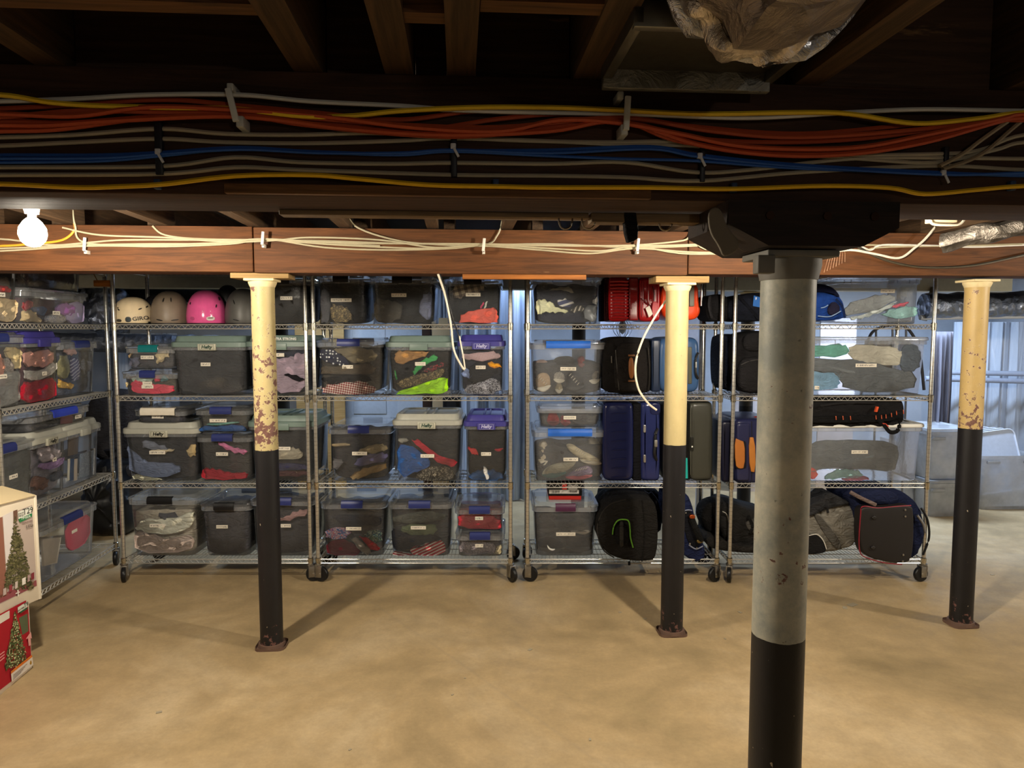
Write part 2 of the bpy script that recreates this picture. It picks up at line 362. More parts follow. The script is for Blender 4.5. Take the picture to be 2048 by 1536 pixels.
ob('filler_board', rbox(.295, .58, .05, .099, 1.872, 1.8925, .003), 'wood:#8a7458:#5d4a34', nb)
for a, b in zip(NEARJ, NEARJ[1:]):
    o = ob('blocking_or_light_stop', box(.03, b-a-.03, -.02, .02, 2.131, 2.338), 'wood:#4d3624:#2c1d12', ceiling, smooth=False); o.location = UV(a, 1.5); o.rotation_euler = (0, 0, TH)  # boards added to stop bulb light leaking over the near beam
o = ob('wood_strip', rbox(-.62/2-.01, .6/2, -.02, .02, -.012, .012, .003), 'wood:#a9692f:#7a4820', None, loc=UV(.335, FV-.06, 1.897), rot=(0, 0, TH))
tag(o, 'thin orange-brown wood strip under the reddish brown beam', 'wood strip')

# ------------------------------------------------------------------ steel columns
def column(label, x, y, zt, r, mt, cap='flange', group=None, shim=None):
    t = thing('support_column', label, 'column', (x, y, 0), TH, group, kind='thing')
    ob('shaft', lathe([(r*1.0, .012), (r, .05), (r, zt-.06), (r*1.02, zt-.045), (r*1.02, zt-.03)], 28), mt, t)
    pl = 'base_plate'
    ob(pl, cat(rbox(-.075, .075, -.066, .066, 0, .007, .03), lathe([(r*1.2, .006), (r*1.15, .026)], 24)), 'plain:.7', t, '#6a5246')
    if cap == 'flange': ob('cap_plate', cat(rbox(-r*1.28, r*1.28, -r*1.28, r*1.28, zt-.012, zt, .004), lathe([(r*1.05, zt-.04), (r*1.2, zt-.02), (r*1.2, zt-.01)], 24)), 'plain:.6', t, '#d9c79a')
    if cap == 'bracket': ob('cap_plate', cat(rbox(-r*1.35, r*1.35, -r*1.2, r*1.2, zt-.014, zt, .004), lathe([(r*1.04, zt-.06), (r*1.16, zt-.03), (r*1.16, zt-.012)], 24), rbox(-r*1.75, -r*1.1, -r*1.3, -r*.8, zt-.05, zt-.012, .004)), 'plain:.6', t, '#6d6a62')
    if shim: ob('wood_shim', rbox(-.135, .145, -.07, .07, zt, shim, .004), 'wood:#a98a5c:#7a6038', t)
    return t
def onfloor(px, py): 
    d = ray(px, py); return Vector((0, 0, H))+d*(-H/d.z)
column('flaking cream and black steel column in front of left shelving', -1.243, 3.565, 1.885, .057, 'pole:#b9a878:.565:1.03:0', shim=1.911)
column('clean cream and black steel column in front of the suitcases', .863, 3.73, 1.875, .059, 'pole:#bcab7c:.655:1.03:0', shim=1.908)
column('speckled cream and black steel column at the right end', 2.497, 3.84, 1.90, .058, 'pole:#c0a46c:.59:1.10:0')
column('big grey and black steel column closest in the foreground', .612, 1.585, 1.80, .0585, 'pole:#c9c4b0:.615:.935:1', cap='bracket')
for x, y, lb in ((-1.86, 5.73, 'black rear column behind the left shelving unit with helmets'), (.55, 5.86, 'black rear column behind the clear blue latched shoe bins'), (1.97, 5.95, 'black rear column behind the dark bags at right')):
    column(lb, x, y, 1.95, .056, 'pole:#4a4642:.66:1.0:0')
# bolster on the near column
def prism(poly, y0, y1): return loft([[(x, y0, z) for x, z in poly], [(x, y1, z) for x, z in poly]])
t = thing('bolster_block', 'dark wooden bolster block atop the big foreground column', 'block', UV(.612*math.cos(TH)+1.585*math.sin(TH), NV, 0), TH)
ob('block', prism([(-.185, 1.8925), (-.185, 1.845), (-.10, 1.802), (.10, 1.802), (.175, 1.84), (.175, 1.8925)], -.125, .13), 'wood:#2e211a:#17100c', t, smooth=False)
for bx in (-.1, .02, .12): ob('bolt_head', [(v[0]+bx, -.128+v[2]*.5, v[1]+1.86) for v in lathe([(.009, 0), (.009, .01)], 8)[0]] and move(([(a, c*.6, b) for a, b, c in lathe([(.009, -.006), (.009, .006)], 8)[0]], lathe([(.009, -.006), (.009, .006)], 8)[1]), bx, -.126, 1.862), 'metal:.6', t, '#3a2a22')
ob('torn_flap', solid(chaikin([(-.225, 1.875), (-.2, 1.88), (-.187, 1.84), (-.15, 1.80), (-.19, 1.775), (-.2, 1.80), (-.222, 1.83)], 2), -.12, -.112, .003), 'card', t, '#6b6357')

# ------------------------------------------------------------------ cables
FN, FF = Fr(TH, UV(0, NV-.1)), Fr(TH, UV(0, FV-.095))
def cable(name, label, pts, fr, r, col, off=-.008, group=None, cat_='cable', parent=None, jig=.0, n=6, rough='plain:.45'):
    q = []
    for i, p in enumerate(pts):
        o_ = off if len(p) < 3 else p[2]; q.append(fr.pt(p[0], p[1], o_))
    g = tube(spline(q, n), r, 6)
    o = ob(name, g, rough, parent, col); tag(o, label, cat_, group); return o
def ext(pts):                                        # run on beyond both frame edges
    a, b = pts[0], pts[-1]
    if a[0] <= 5: pts = [(-420, a[1]+4), (-150, a[1]+2)] + pts
    if b[0] >= 2040: pts = pts + [(2200, b[1]-2), (2500, b[1])]
    return pts
cable('yellow_cable', 'yellow cable along the top of the orange cable bundle', ext([(0,190),(100,205),(200,212),(330,215),(470,218),(600,232),(700,232),(800,222),(950,215),(1100,215),(1230,220),(1400,228),(1600,225),(1700,228),(1830,247),(1950,238),(2048,225)]), FN, .0048, '#e3bd28', -.036)
cable('yellow_cable', 'yellow cable stapled along the bottom edge of the dark beam', ext([(0,368),(150,375),(240,373),(330,368),(470,352),(620,350),(720,358),(860,370),(1000,373),(1100,375),(1300,375),(1460,378),(1650,372),(1780,376),(1850,388),(1950,380),(2048,372)]), FN, .0046, '#e0b41c', -.03)
cable('white_cable', 'white cable at the very top of the cable bundle', ext([(0,203),(150,198),(300,190),(480,190),(620,203),(800,212),(950,222),(1300,230),(1500,236),(1700,225),(1850,219),(2048,222)]), FN, .0045, '#cfcdc4', -.026)
OR = [[(0,218),(150,210),(330,200),(480,212),(620,225),(800,240),(950,222),(1100,225),(1240,232),(1400,255),(1600,268),(1800,252),(1980,235),(2048,230)],
      [(0,242),(150,245),(330,232),(480,225),(650,245),(820,262),(1000,238),(1130,228),(1240,238),(1380,275),(1550,285),(1750,275),(1980,240),(2048,235)],
      [(0,262),(120,258),(300,235),(480,230),(600,248),(800,268),(950,272),(1120,252),(1240,240),(1350,280),(1500,300),(1650,305),(1800,290),(1980,245),(2048,240)],
      [(0,235),(160,222),(330,225),(480,228),(640,238),(800,250),(1000,255),(1240,236),(1420,262),(1600,275),(1850,258),(2000,236),(2048,233)],
      [(0,250),(100,250),(250,240),(480,233),(700,258),(900,270),(1100,262),(1240,243),(1400,290),(1550,310),(1700,308),(1850,285),(2000,243),(2048,236)],
      [(0,228),(150,232),(300,214),(480,220),(640,232),(830,255),(1000,262),(1120,240),(1240,246),(1360,268),(1500,294),(1700,296),(1850,270),(2000,238),(2048,228)]]
for i, p in enumerate(OR): cable('orange_cable', 'orange cable in the sagging bundle on the dark beam', ext(p), FN, .0048, '#b34a28', -.012-.005*i, 'orange cables on the dark beam')
BG = [('upper', [(0,275),(150,270),(320,258),(450,268),(600,270),(750,266),(900,272),(1000,280),(1200,285),(1350,283),(1400,290),(1600,310),(1880,308),(1960,300),(2048,270)]),
      ('second', [(0,292),(150,285),(320,278),(450,285),(620,287),(800,282),(900,277),(1100,283),(1250,290),(1390,292),(1550,306),(1720,318),(1870,325),(1990,300),(2048,285)]),
      ('third', [(0,335),(320,333),(470,315),(600,325),(780,328),(900,326),(1100,328),(1250,325),(1390,345),(1500,340),(1700,318),(1890,316),(2048,318)]),
      ('lowest', [(0,350),(320,348),(470,335),(600,340),(900,350),(1100,352),(1250,355),(1400,362),(1600,345),(1870,332),(2048,340)])]
for nm, p in BG: cable('beige_cable', {'upper': 'uppermost beige cable just under the orange bundle', 'second': 'second beige cable, just above the blue data cables', 'third': 'beige cable just below the blue data cables', 'lowest': 'lowest beige cable, just above the lower yellow cable'}[nm], ext(p), FN, .0043, '#a89f8a', -.006)
BL = [[(0,310),(200,310),(320,305),(480,295),(620,303),(800,308),(900,302),(1100,300),(1300,293),(1400,310),(1600,330),(1880,345),(2048,352)],
      [(0,325),(200,322),(320,312),(480,297),(640,305),(800,310),(905,303),(1100,312),(1250,318),(1395,322),(1600,337),(1880,346),(2048,350)],
      [(0,317),(200,316),(320,308),(480,299),(640,306),(800,306),(905,300),(1100,306),(1300,298),(1400,314),(1600,333),(1880,349),(2048,346)]]
for i, p in enumerate(BL): cable('blue_cable', 'thin blue data cable running along the dark beam', ext(p), FN, .0031, '#2257a8', -.009-.004*i, 'blue data cables')
cable('tan_cable', 'tan cable swooping up at the right end, outer one', [(1880,332),(1925,308),(1965,278),(2048,220),(2150,150)], FN, .0045, '#97876c', -.018)
cable('tan_cable', 'tan cable swooping up at the right end, inner one', [(1885,338),(1935,322),(1975,300),(2048,238),(2150,170)], FN, .0045, '#8d7d64', -.014)
def fbox(fr, x0, x1, y0, y1, o0, o1, tilt=0):        # a block lying on a plane, between two image heights
    a, b = fr.pt(x0, y1, 0), fr.pt(x1, y0, 0); c = (a+b)/2; wd = (b-a).dot(fr.ex); h = b.z-a.z
    return c, rbox(-wd/2, wd/2, o0, o1, -h/2, h/2, min(.003, wd*.3))
def clip(name, label, cat_, group, fr, rect, o0, o1, col, tilt=0, parts=None):
    c, g = fbox(fr, *rect, o0, o1); o = ob(name, g, 'plain:.5', None, col, loc=c, rot=(0, tilt, fr.rz)); tag(o, label, cat_, group); return o
for i, (x, a, b) in enumerate(((480, 193, 258), (1243, 208, 274))):
    t = thing('cable_strap', ['white plastic strap holding the orange bundle near the lamp side', 'white plastic strap holding the orange bundle near the foil duct'][i], 'strap', FN.pt(x, (a+b)/2), TH, 'white straps on the orange bundle')
    h = (FN.pt(x, a)-FN.pt(x, b)).z
    ob('band', roty(rbox(-.006, .006, -.052, -.044, -h/2, h/2, .003), [-.22, .05][i]), 'plain:.5', t, '#c9c9c4')
    ob('foot', rbox(-.007+[.012, -.004][i], .007+[.012, -.004][i], -.046, 0, -h/2-.008, -h/2+.012, .003), 'plain:.5', t, '#b5b5b0')
    ob('foot', rbox(-.006+[-.004, -.012][i], .006+[-.004, -.012][i], -.046, 0, h/2-.004, h/2+.01, .003), 'plain:.5', t, '#b5b5b0')
for x, a, b, wh in ((322, 245, 352, 'nearest the bulb'), (908, 268, 356, 'below the pair of close joists'), (1402, 286, 366, 'left of the bolster block'), (1886, 296, 336, 'beside the swooping tan cables')):
    clip('cable_stacker', 'black plastic cable stacker on the dark beam '+wh, 'cable holder', 'black cable stackers', FN, (x-6, x+6, a, b), -.013, 0, '#15171f')
for x, y, wh in ((318, 308, 'nearest the bulb'), (907, 297, 'below the pair of close joists'), (1399, 316, 'left of the bolster block'), (1885, 350, 'beside the swooping tan cables')):
    t = thing('zip_tie', 'white zip tie around the blue data cables '+wh, 'zip tie', FN.pt(x, y, -.014), TH, 'white zip ties on blue cables')
    ob('head', rbox(-.006, .005, -.007, .003, -.002, .009, .003), 'plain:.5', t, '#c9ccd2'); ob('tail', roty(rbox(-.002, .003, -.008, -.005, -.02, .0, .001), -.5), 'plain:.5', t, '#c9ccd2')
for x, y, wh in ((320, 371, 'nearest the bulb'), (992, 371, 'near the middle of the beam'), (1465, 378, 'at the left end of the bolster block'), (2018, 374, 'at the far right end')): clip('cable_staple', 'dark blue staple over the lower yellow cable '+wh, 'staple', 'staples on the lower yellow cable', FN, (x-7, x+5, y-10, y+9), -.015, 0, '#2b3d5c')
WH = [[(0,478),(100,490),(178,485),(250,480),(400,480),(530,480),(650,482),(800,487),(960,490),(1100,488),(1272,495),(1450,490),(1560,492),(1720,490),(1900,492),(2048,488)],
      [(0,497),(178,490),(300,488),(450,487),(530,478),(650,495),(780,500),(900,497),(965,492),(1080,500),(1180,507),(1272,497),(1400,505),(1560,502),(1720,500),(1780,494),(2048,490)],
      [(0,502),(178,492),(330,493),(460,488),(530,480),(680,490),(850,497),(965,490),(1100,497),(1200,502),(1272,493),(1380,508),(1560,503),(1660,503)],
      [(145,420),(150,450),(170,485),(300,490),(530,482),(620,475),(760,480),(870,495),(965,490),(1150,492),(1272,490),(1360,482),(1378,474),(1385,462)],
      [(125,455),(200,470),(330,475),(450,483),(530,478),(700,486),(965,488),(1272,492),(1450,487),(1600,488)],
      [(305,452),(330,470),(400,478),(530,480),(600,484),(760,492)], [(695,432),(715,455),(770,475),(840,487),(965,490),(995,470),(1005,438)],
      [(1386,462),(1392,485),(1420,500),(1500,498),(1600,497)]]
for i, p in enumerate(WH): cable('white_cable', {3: 'white cable rising from the clipped bundle to the joists near the bulb', 4: 'white cable starting just right of the glowing bulb on reddish beam', 5: 'short white cable dropping from the joists left of flaking column', 6: 'white cable looping down from the joists above polka dot bin and back up', 7: 'white cable dropping to the bundle beside the bolster block'}.get(i, 'white cable in the bundle clipped along the reddish brown beam'), ext(p), FF, .0044, '#a89f84', -.007-.0055*(i % 5), 'white cables on the reddish beam')
cable('yellow_cable', 'short yellow cable looping down beside the glowing bulb', ext([(0,492),(60,488),(125,480),(150,455),(135,425)]), FF, .0055, '#d99a2e', -.02)
cable('white_cable', 'white cable swinging up to the joists right of the big column', [(1650,507),(1700,500),(1750,508),(1798,516),(1830,495),(1850,478),(1872,452)], FF, .006, '#dcd6c6', -.03)
cable('white_cable', 'thin white cable draped along the beam near the right column', [(1715,488),(1740,500),(1765,490),(1850,491),(1950,494),(2048,490),(2200,488)], FF, .005, '#d4d2ca', -.012)
cable('flexible_conduit', 'grey corrugated metal conduit hanging in a curve near right column', [(1705,488),(1750,512),(1800,528),(1860,535),(1950,530),(2048,510),(2200,480)], FF, .0065, '#8d8a80', -.022, rough='metal:.4')
for i, x in enumerate((178, 530, 967, 1272)):
    y = (490, 478, 491, 491)[i]
    t = thing('cable_clip', 'white cable clip on the reddish beam '+('nearest the glowing bulb', 'above the flaking column', 'above the dangling white cable', 'below the black strap bundle')[i], 'clip', FF.pt(x, y), TH, 'white clips on the reddish beam')
    ob('strap', roty(rbox(-.007, .007, -.045, -.038, -.032, .03, .003), .1), 'plain:.5', t, '#d9d2c6'); ob('foot', rbox(-.006, .006, -.04, 0, -.045, -.028, .003), 'plain:.5', t, '#cfc8bc')
    ob('screw_head', ([(a, c, b) for a, b, c in lathe([(.0028, -.042), (.0028, -.038)], 8)[0]], lathe([(.0028, 0), (.0028, 1)], 8)[1]), 'metal:.5', t, '#3a3a3a', loc=(0, 0, -.034))
cable('white_cable', 'white cable dangling under the beam before the plaid shirt bin, longer strand', [(876,548,.02),(890,590,.03),(902,650,.03),(908,700,.02),(925,735,.02),(930,738,.02)], FF, .0055, '#d8d0bd', .02, n=8)
cable('white_cable', 'white cable end tied beside the dangling strand above purple lid', [(919,672,.03),(922,690,.025),(927,715,.02),(930,738,.02)], FF, .0044, '#cfc8b6', .02)
cable('black_cable', 'thin black cord hanging beside the dangling white cable', [(880,548,.035),(893,590,.04),(905,635,.04),(917,670,.03),(921,682,.03)], FF, .003, '#16161a', .04)
cable('white_cable', 'white cable arcing from the clean cream column to the suitcases', [(1333,600,.16),(1312,630,.13),(1285,680,.12),(1271,730,.12),(1276,775,.13),(1295,805,.15),(1313,820,.17)], FF, .0058, '#ddd3bd', .1, n=8)

# ------------------------------------------------------------------ the bare bulbs, hooks, duct
def bulb(label, x, y, z):
    t = thing('light_bulb', label, 'light bulb', (x, y, z))
    ob('globe', lathe([(.002, -.062), (.02, -.058), (.036, -.042), (.043, -.02), (.04, .002), (.028, .022), (.016, .034)], 24), 'bulb', t)
    ob('screw_base', lathe([(.0135, .0345), (.0135, .06)], 14), 'metal:.4', t, '#b9b2a0')
    ob('socket', lathe([(.021, .05), (.026, .075), (.026, .1), (.045, .104), (.048, CZ-.0-z-.08), (.048, CZ-z-.002)], 16), 'plain:.4', t, '#d8cfbc'); return t
A = Vector((0, 0, H)) + ray(65, 457)*(2.45/ray(65, 457).y)
bulb('bare glowing bulb below the joists at the left', A.x, A.y, A.z)
bulb('second glowing bulb hidden behind the big column top', 1.13, 2.66, 1.985)
FB2 = Fr(TH, UV(0, NV+.06))
for i, (x, y) in enumerate(((1130, 440), (1176, 440), (1330, 443))):
    c = FB2.pt(x, y); t = thing('cup_hook', ['silver cup hook under the beam, first of the touching pair', 'silver cup hook under the beam, second of the touching pair', 'silver cup hook under the beam near the bolster block'][i], 'hook', c, TH)
    ob('hook', tube(spline([(-.014, 0, .025), (-.014, 0, .0), (-.009, 0, -.016), (.003, 0, -.02), (.014, 0, -.012), (.017, 0, .006)], 4), .0022, 6), 'metal:.25', t, '#b5aa98')
    ob('screw_plate', rbox(-.022, .0, -.004, .004, .02, .028, .002), 'metal:.4', t, '#8d8272')
c = FB2.pt(1258, 458); o = ob('black_strap', roty(solid(chaikin([(-.018, .05), (.012, .05), (.022, -.02), (.006, -.03), (-.008, -.03)], 1), -.012, .012, .005), 0), 'cloth', None, '#141416', loc=c, rot=(0, 0, TH)); tag(o, 'black strap bundle hanging under the beam between the hooks', 'strap')
# galvanised boot and foil wrapped duct overhead
U0 = .255
t = thing('duct_boot', 'grey sheet metal duct box between the joists overhead', 'duct box', Vector((.345, 1.28, 0)), TH)
ob('box', rbox(-.15, .15, -.115, .115, 2.122, 2.335, .004), 'metal:.5', t, '#5d5a52')
ob('rear_flange', rbox(-.165, .16, .112, .13, 2.088, 2.135, .003), 'foil:#8f8e88:.5', t); ob('front_flange', rbox(-.165, .165, -.13, -.112, 2.1, 2.14, .003), 'metal:.45', t, '#8a8982')
ob('side_flange', rbox(-.166, -.148, -.13, .13, 2.105, 2.13, .003), 'metal:.5', t, '#6d6a62'); ob('side_flange', rbox(.148, .166, -.13, .13, 2.105, 2.13, .003), 'metal:.5', t, '#6d6a62')
def crumple(g, amp, fr=23, seed=0):
    V = []
    for x, y, z in g[0]:
        a = math.sin(x*fr+seed)+math.sin(y*fr*1.3+z*fr*.7+seed*2)+math.sin(z*fr*1.9-x*fr*.8+seed)+.6*math.sin(x*fr*3.1+y*fr*2.7)
        V.append((x+amp*a*.5, y+amp*.4*math.sin(z*fr*2+seed), z+amp*a))
    return V, g[1]
t = thing('foil_duct', 'foil wrapped round duct with hanging foil flap overhead', 'duct', Vector((.385, 1.0, 2.19)), TH)
pr = [(.005, -1.2), (.13, -1.2)] + [(.145+.006*math.sin(k*2.3), -1.15+k*.07) for k in range(19)] + [(.13, .12), (.09, .15), (.01, .16)]
g = lathe(pr, 26); g = ([(x, z, y) for x, y, z in g[0]], g[1])
ob('wrap', crumple(g, .007, 31), 'foil:#8d8177:.4', t)
fl = solid(chaikin([(-.17, .03), (.14, .05), (.13, -.02), (.09, -.075), (.03, -.125), (-.01, -.14), (-.05, -.125), (-.12, -.07), (-.16, -.02)], 3), -.0, .05, .02, .03, .02)
ob('foil_flap', crumple(move(fl, 0, .06, -.03), .006, 47, 2), 'foil:#cfc3b4:.32', t)
ob('vapour_tape', crumple(tube([(.15*math.cos(a), .1, .15*math.sin(a)) for a in [PI*1.0+k*.2 for k in range(17)]], .014, 8), .004, 60), 'foil:#b9b9bc:.25', t)
# round foil duct in the middle bay at the right
g = tube(spline([Fr(0, (0, 2.9, 0)).pt(1885, 487), Fr(0, (0, 2.8, 0)).pt(1960, 468), Fr(0, (0, 2.7, 0)).pt(2060, 452), Fr(0, (0, 2.6, 0)).pt(2200, 430)], 6), .036, 14)
tag(ob('foil_duct', crumple(g, .003, 60), 'foil:#5d5750:.45'), 'thin foil duct slanting under the joists beside the right column', 'duct')
t = thing('junction_box', 'beige junction box on the joists right of the big column', 'junction box', Fr(0, (0, 3.1, 0)).pt(1880, 437), TH)
ob('box', rbox(-.05, .06, -.03, .03, -.02, .025, .006), 'plain:.5', t, '#d8c9a8'); ob('cable_loop', tube(spline([(-.07, -.03, -.0), (-.06, -.04, -.03), (0, -.045, -.035), (.06, -.04, -.03), (.1, -.02, .0)], 5), .005, 6), 'plain:.5', t, '#e4dcc8')
o = ob('cobweb', cat(*[tube([FF.pt(1648+k*6, 545-k*3, -.03), FF.pt(1655+k*5, 520-k*2, -.05), FF.pt(1668+k*3, 500, -.03)], .0007, 3) for k in range(8)]), 'plain:.8', None, '#d8b090'); tag(o, 'dusty cobweb strands beside the big column top', 'cobweb', kind='stuff')
# ------------------------------------------------------------------ wire shelving
LV = [.133, .632, 1.196, 1.654, 2.02]
def truss(x0, y0, x1, y1):                            # edge of a shelf: two rods with a zigzag between them
    L = math.hypot(x1-x0, y1-y0); n = max(2, round(L/.04)); zz = []
    for k in range(n*2+1):
        f = k/(n*2); zz.append((x0+(x1-x0)*f, y0+(y1-y0)*f, .0115 if k % 2 else -.0115))
    return cat(tube([(x0, y0, .013), (x1, y1, .013)], .0034, 6), tube([(x0, y0, -.013), (x1, y1, -.013)], .0034, 6), tube(zz, .0024, 4))
PM, CM, FM, WM_ = {}, {}, {}, {}
def shelf_unit(label, x, y, rz, wd, d=.43, rots=(0, .5, 2.5, 1)):
    t = thing('shelving_unit', label, 'shelving unit', (x, y, 0), rz, 'chrome wire shelving units', )
    if 'p' not in PM:
        PM['p'] = [(.0127, .1), (.0127, .15), (.0127, 1.1), (.0127, 2.055), (.011, 2.06)]
        g = lathe(PM['p'], 12)
    for i, (px, py) in enumerate(((0, 0), (wd, 0), (wd, d), (0, d))):
        o = ob('post', PM['m'] if 'm' in PM else lathe(PM['p'], 12), 'post', t, '#cfccc4', loc=(px, py, 0), sharp=60); PM['m'] = o.data
        if 'f' not in CM:
            fork = cat(lathe([(.019, .108), (.024, .112), (.024, .118), (.016, .121), (.0145, .135)], 14), rbox(-.016, .03, -.018, -.0145, .03, .108, .006), rbox(-.016, .03, .0145, .018, .03, .108, .006), rbox(-.016, .03, -.018, .018, .1, .109, .004))
            wh = lathe_x([(.012, -.013), (.03, -.013), (.046, -.013), (.05, -.008), (.0505, .0), (.05, .008), (.046, .013), (.03, .013), (.012, .013)], 24)
            wh = ([(b+.018, a, c+.0505) for a, b, c in wh[0]], wh[1]); hub = lathe_x([(.008, -.02), (.009, -.019), (.009, .019), (.008, .02)], 10)
            CM['f'] = (fork, wh, ([(b+.018, a, c+.0505) for a, b, c in hub[0]], hub[1]))
        a = rots[i]; c_ = ob('caster', CM['fm'] if 'fm' in CM else CM['f'][0], 'metal:.35', t, '#a9a6a0', loc=(px, py, 0), rot=(0, 0, a)); CM['fm'] = c_.data
        w_ = ob('wheel', CM['wm'] if 'wm' in CM else CM['f'][1], 'plain:.4', c_, '#121214'); CM['wm'] = w_.data
        w_ = ob('axle', CM['hm'] if 'hm' in CM else CM['f'][2], 'metal:.35', c_, '#b0aca4'); CM['hm'] = w_.data
    key = (round(wd, 3), d)
    for z in LV:
        e = .013
        if key not in FM:
            g = cat(truss(e, 0, wd-e, 0), truss(e, d, wd-e, d), truss(0, e, 0, d-e), truss(wd, e, wd, d-e))
            o = ob('shelf', g, 'wire', t, '#d2cfc8', loc=(0, 0, z)); FM[key] = o.data
            n = round(wd/.0245); ws = [tube([(k*wd/n, .002, .0145), (k*wd/n, d-.002, .0145)], .0016, 4) for k in range(1, n)] + [tube([(0, d*f, .0115), (wd, d*f, .0115)], .0024, 4) for f in (.25, .5, .75)]
            q = ob('wire_grid', cat(*ws), 'wire', o, '#d2cfc8'); WM_[key] = q.data
        else:
            o = ob('shelf', FM[key], None, t, '#d2cfc8', loc=(0, 0, z)); q = ob('wire_grid', WM_[key], None, o, '#d2cfc8')
        q['kind'] = 'stuff'
        for px, py in ((0, 0), (wd, 0), (wd, d), (0, d)):
            s = ob('collar', PM['c'] if 'c' in PM else lathe([(.0135, -.024), (.0165, -.023), (.018, .022), (.0145, .025)], 14), 'metal:.25', o, '#c8c2b2', loc=(px, py, 0)); PM['c'] = s.data
    return t
SY = 4.52
shelf_unit('chrome wire shelving unit with the snow helmets on its top shelf', -2.525, SY, 0, 1.215, rots=(-1.2, .3, 2.6, 1))
shelf_unit('chrome wire shelving unit with the plaid, camouflage and gingham clothing bins', -1.26, SY, 0, 1.25, rots=(-.25, -1.0, .3, 2))
shelf_unit('chrome wire shelving unit with blue latched shoe bins and a red suitcase', .1, SY, 0, 1.232, rots=(-.2, -2.6, .2, 1))
shelf_unit('chrome wire shelving unit at the right with long clear bins and duffels', 1.415, SY, 0, 1.262, rots=(-1.9, -2.9, .4, .9))
U0A = Vector((-2.665, 3.66, 0)); U0B = Vector((-2.765, 4.86, 0)); RZ0 = math.atan2(U0B.y-U0A.y, U0B.x-U0A.x)
shelf_unit('chrome wire shelving unit turned sideways at the far left behind tree boxes', U0A.x, U0A.y, RZ0, (U0B-U0A).length, rots=(.3, -2.9, 2, 1))

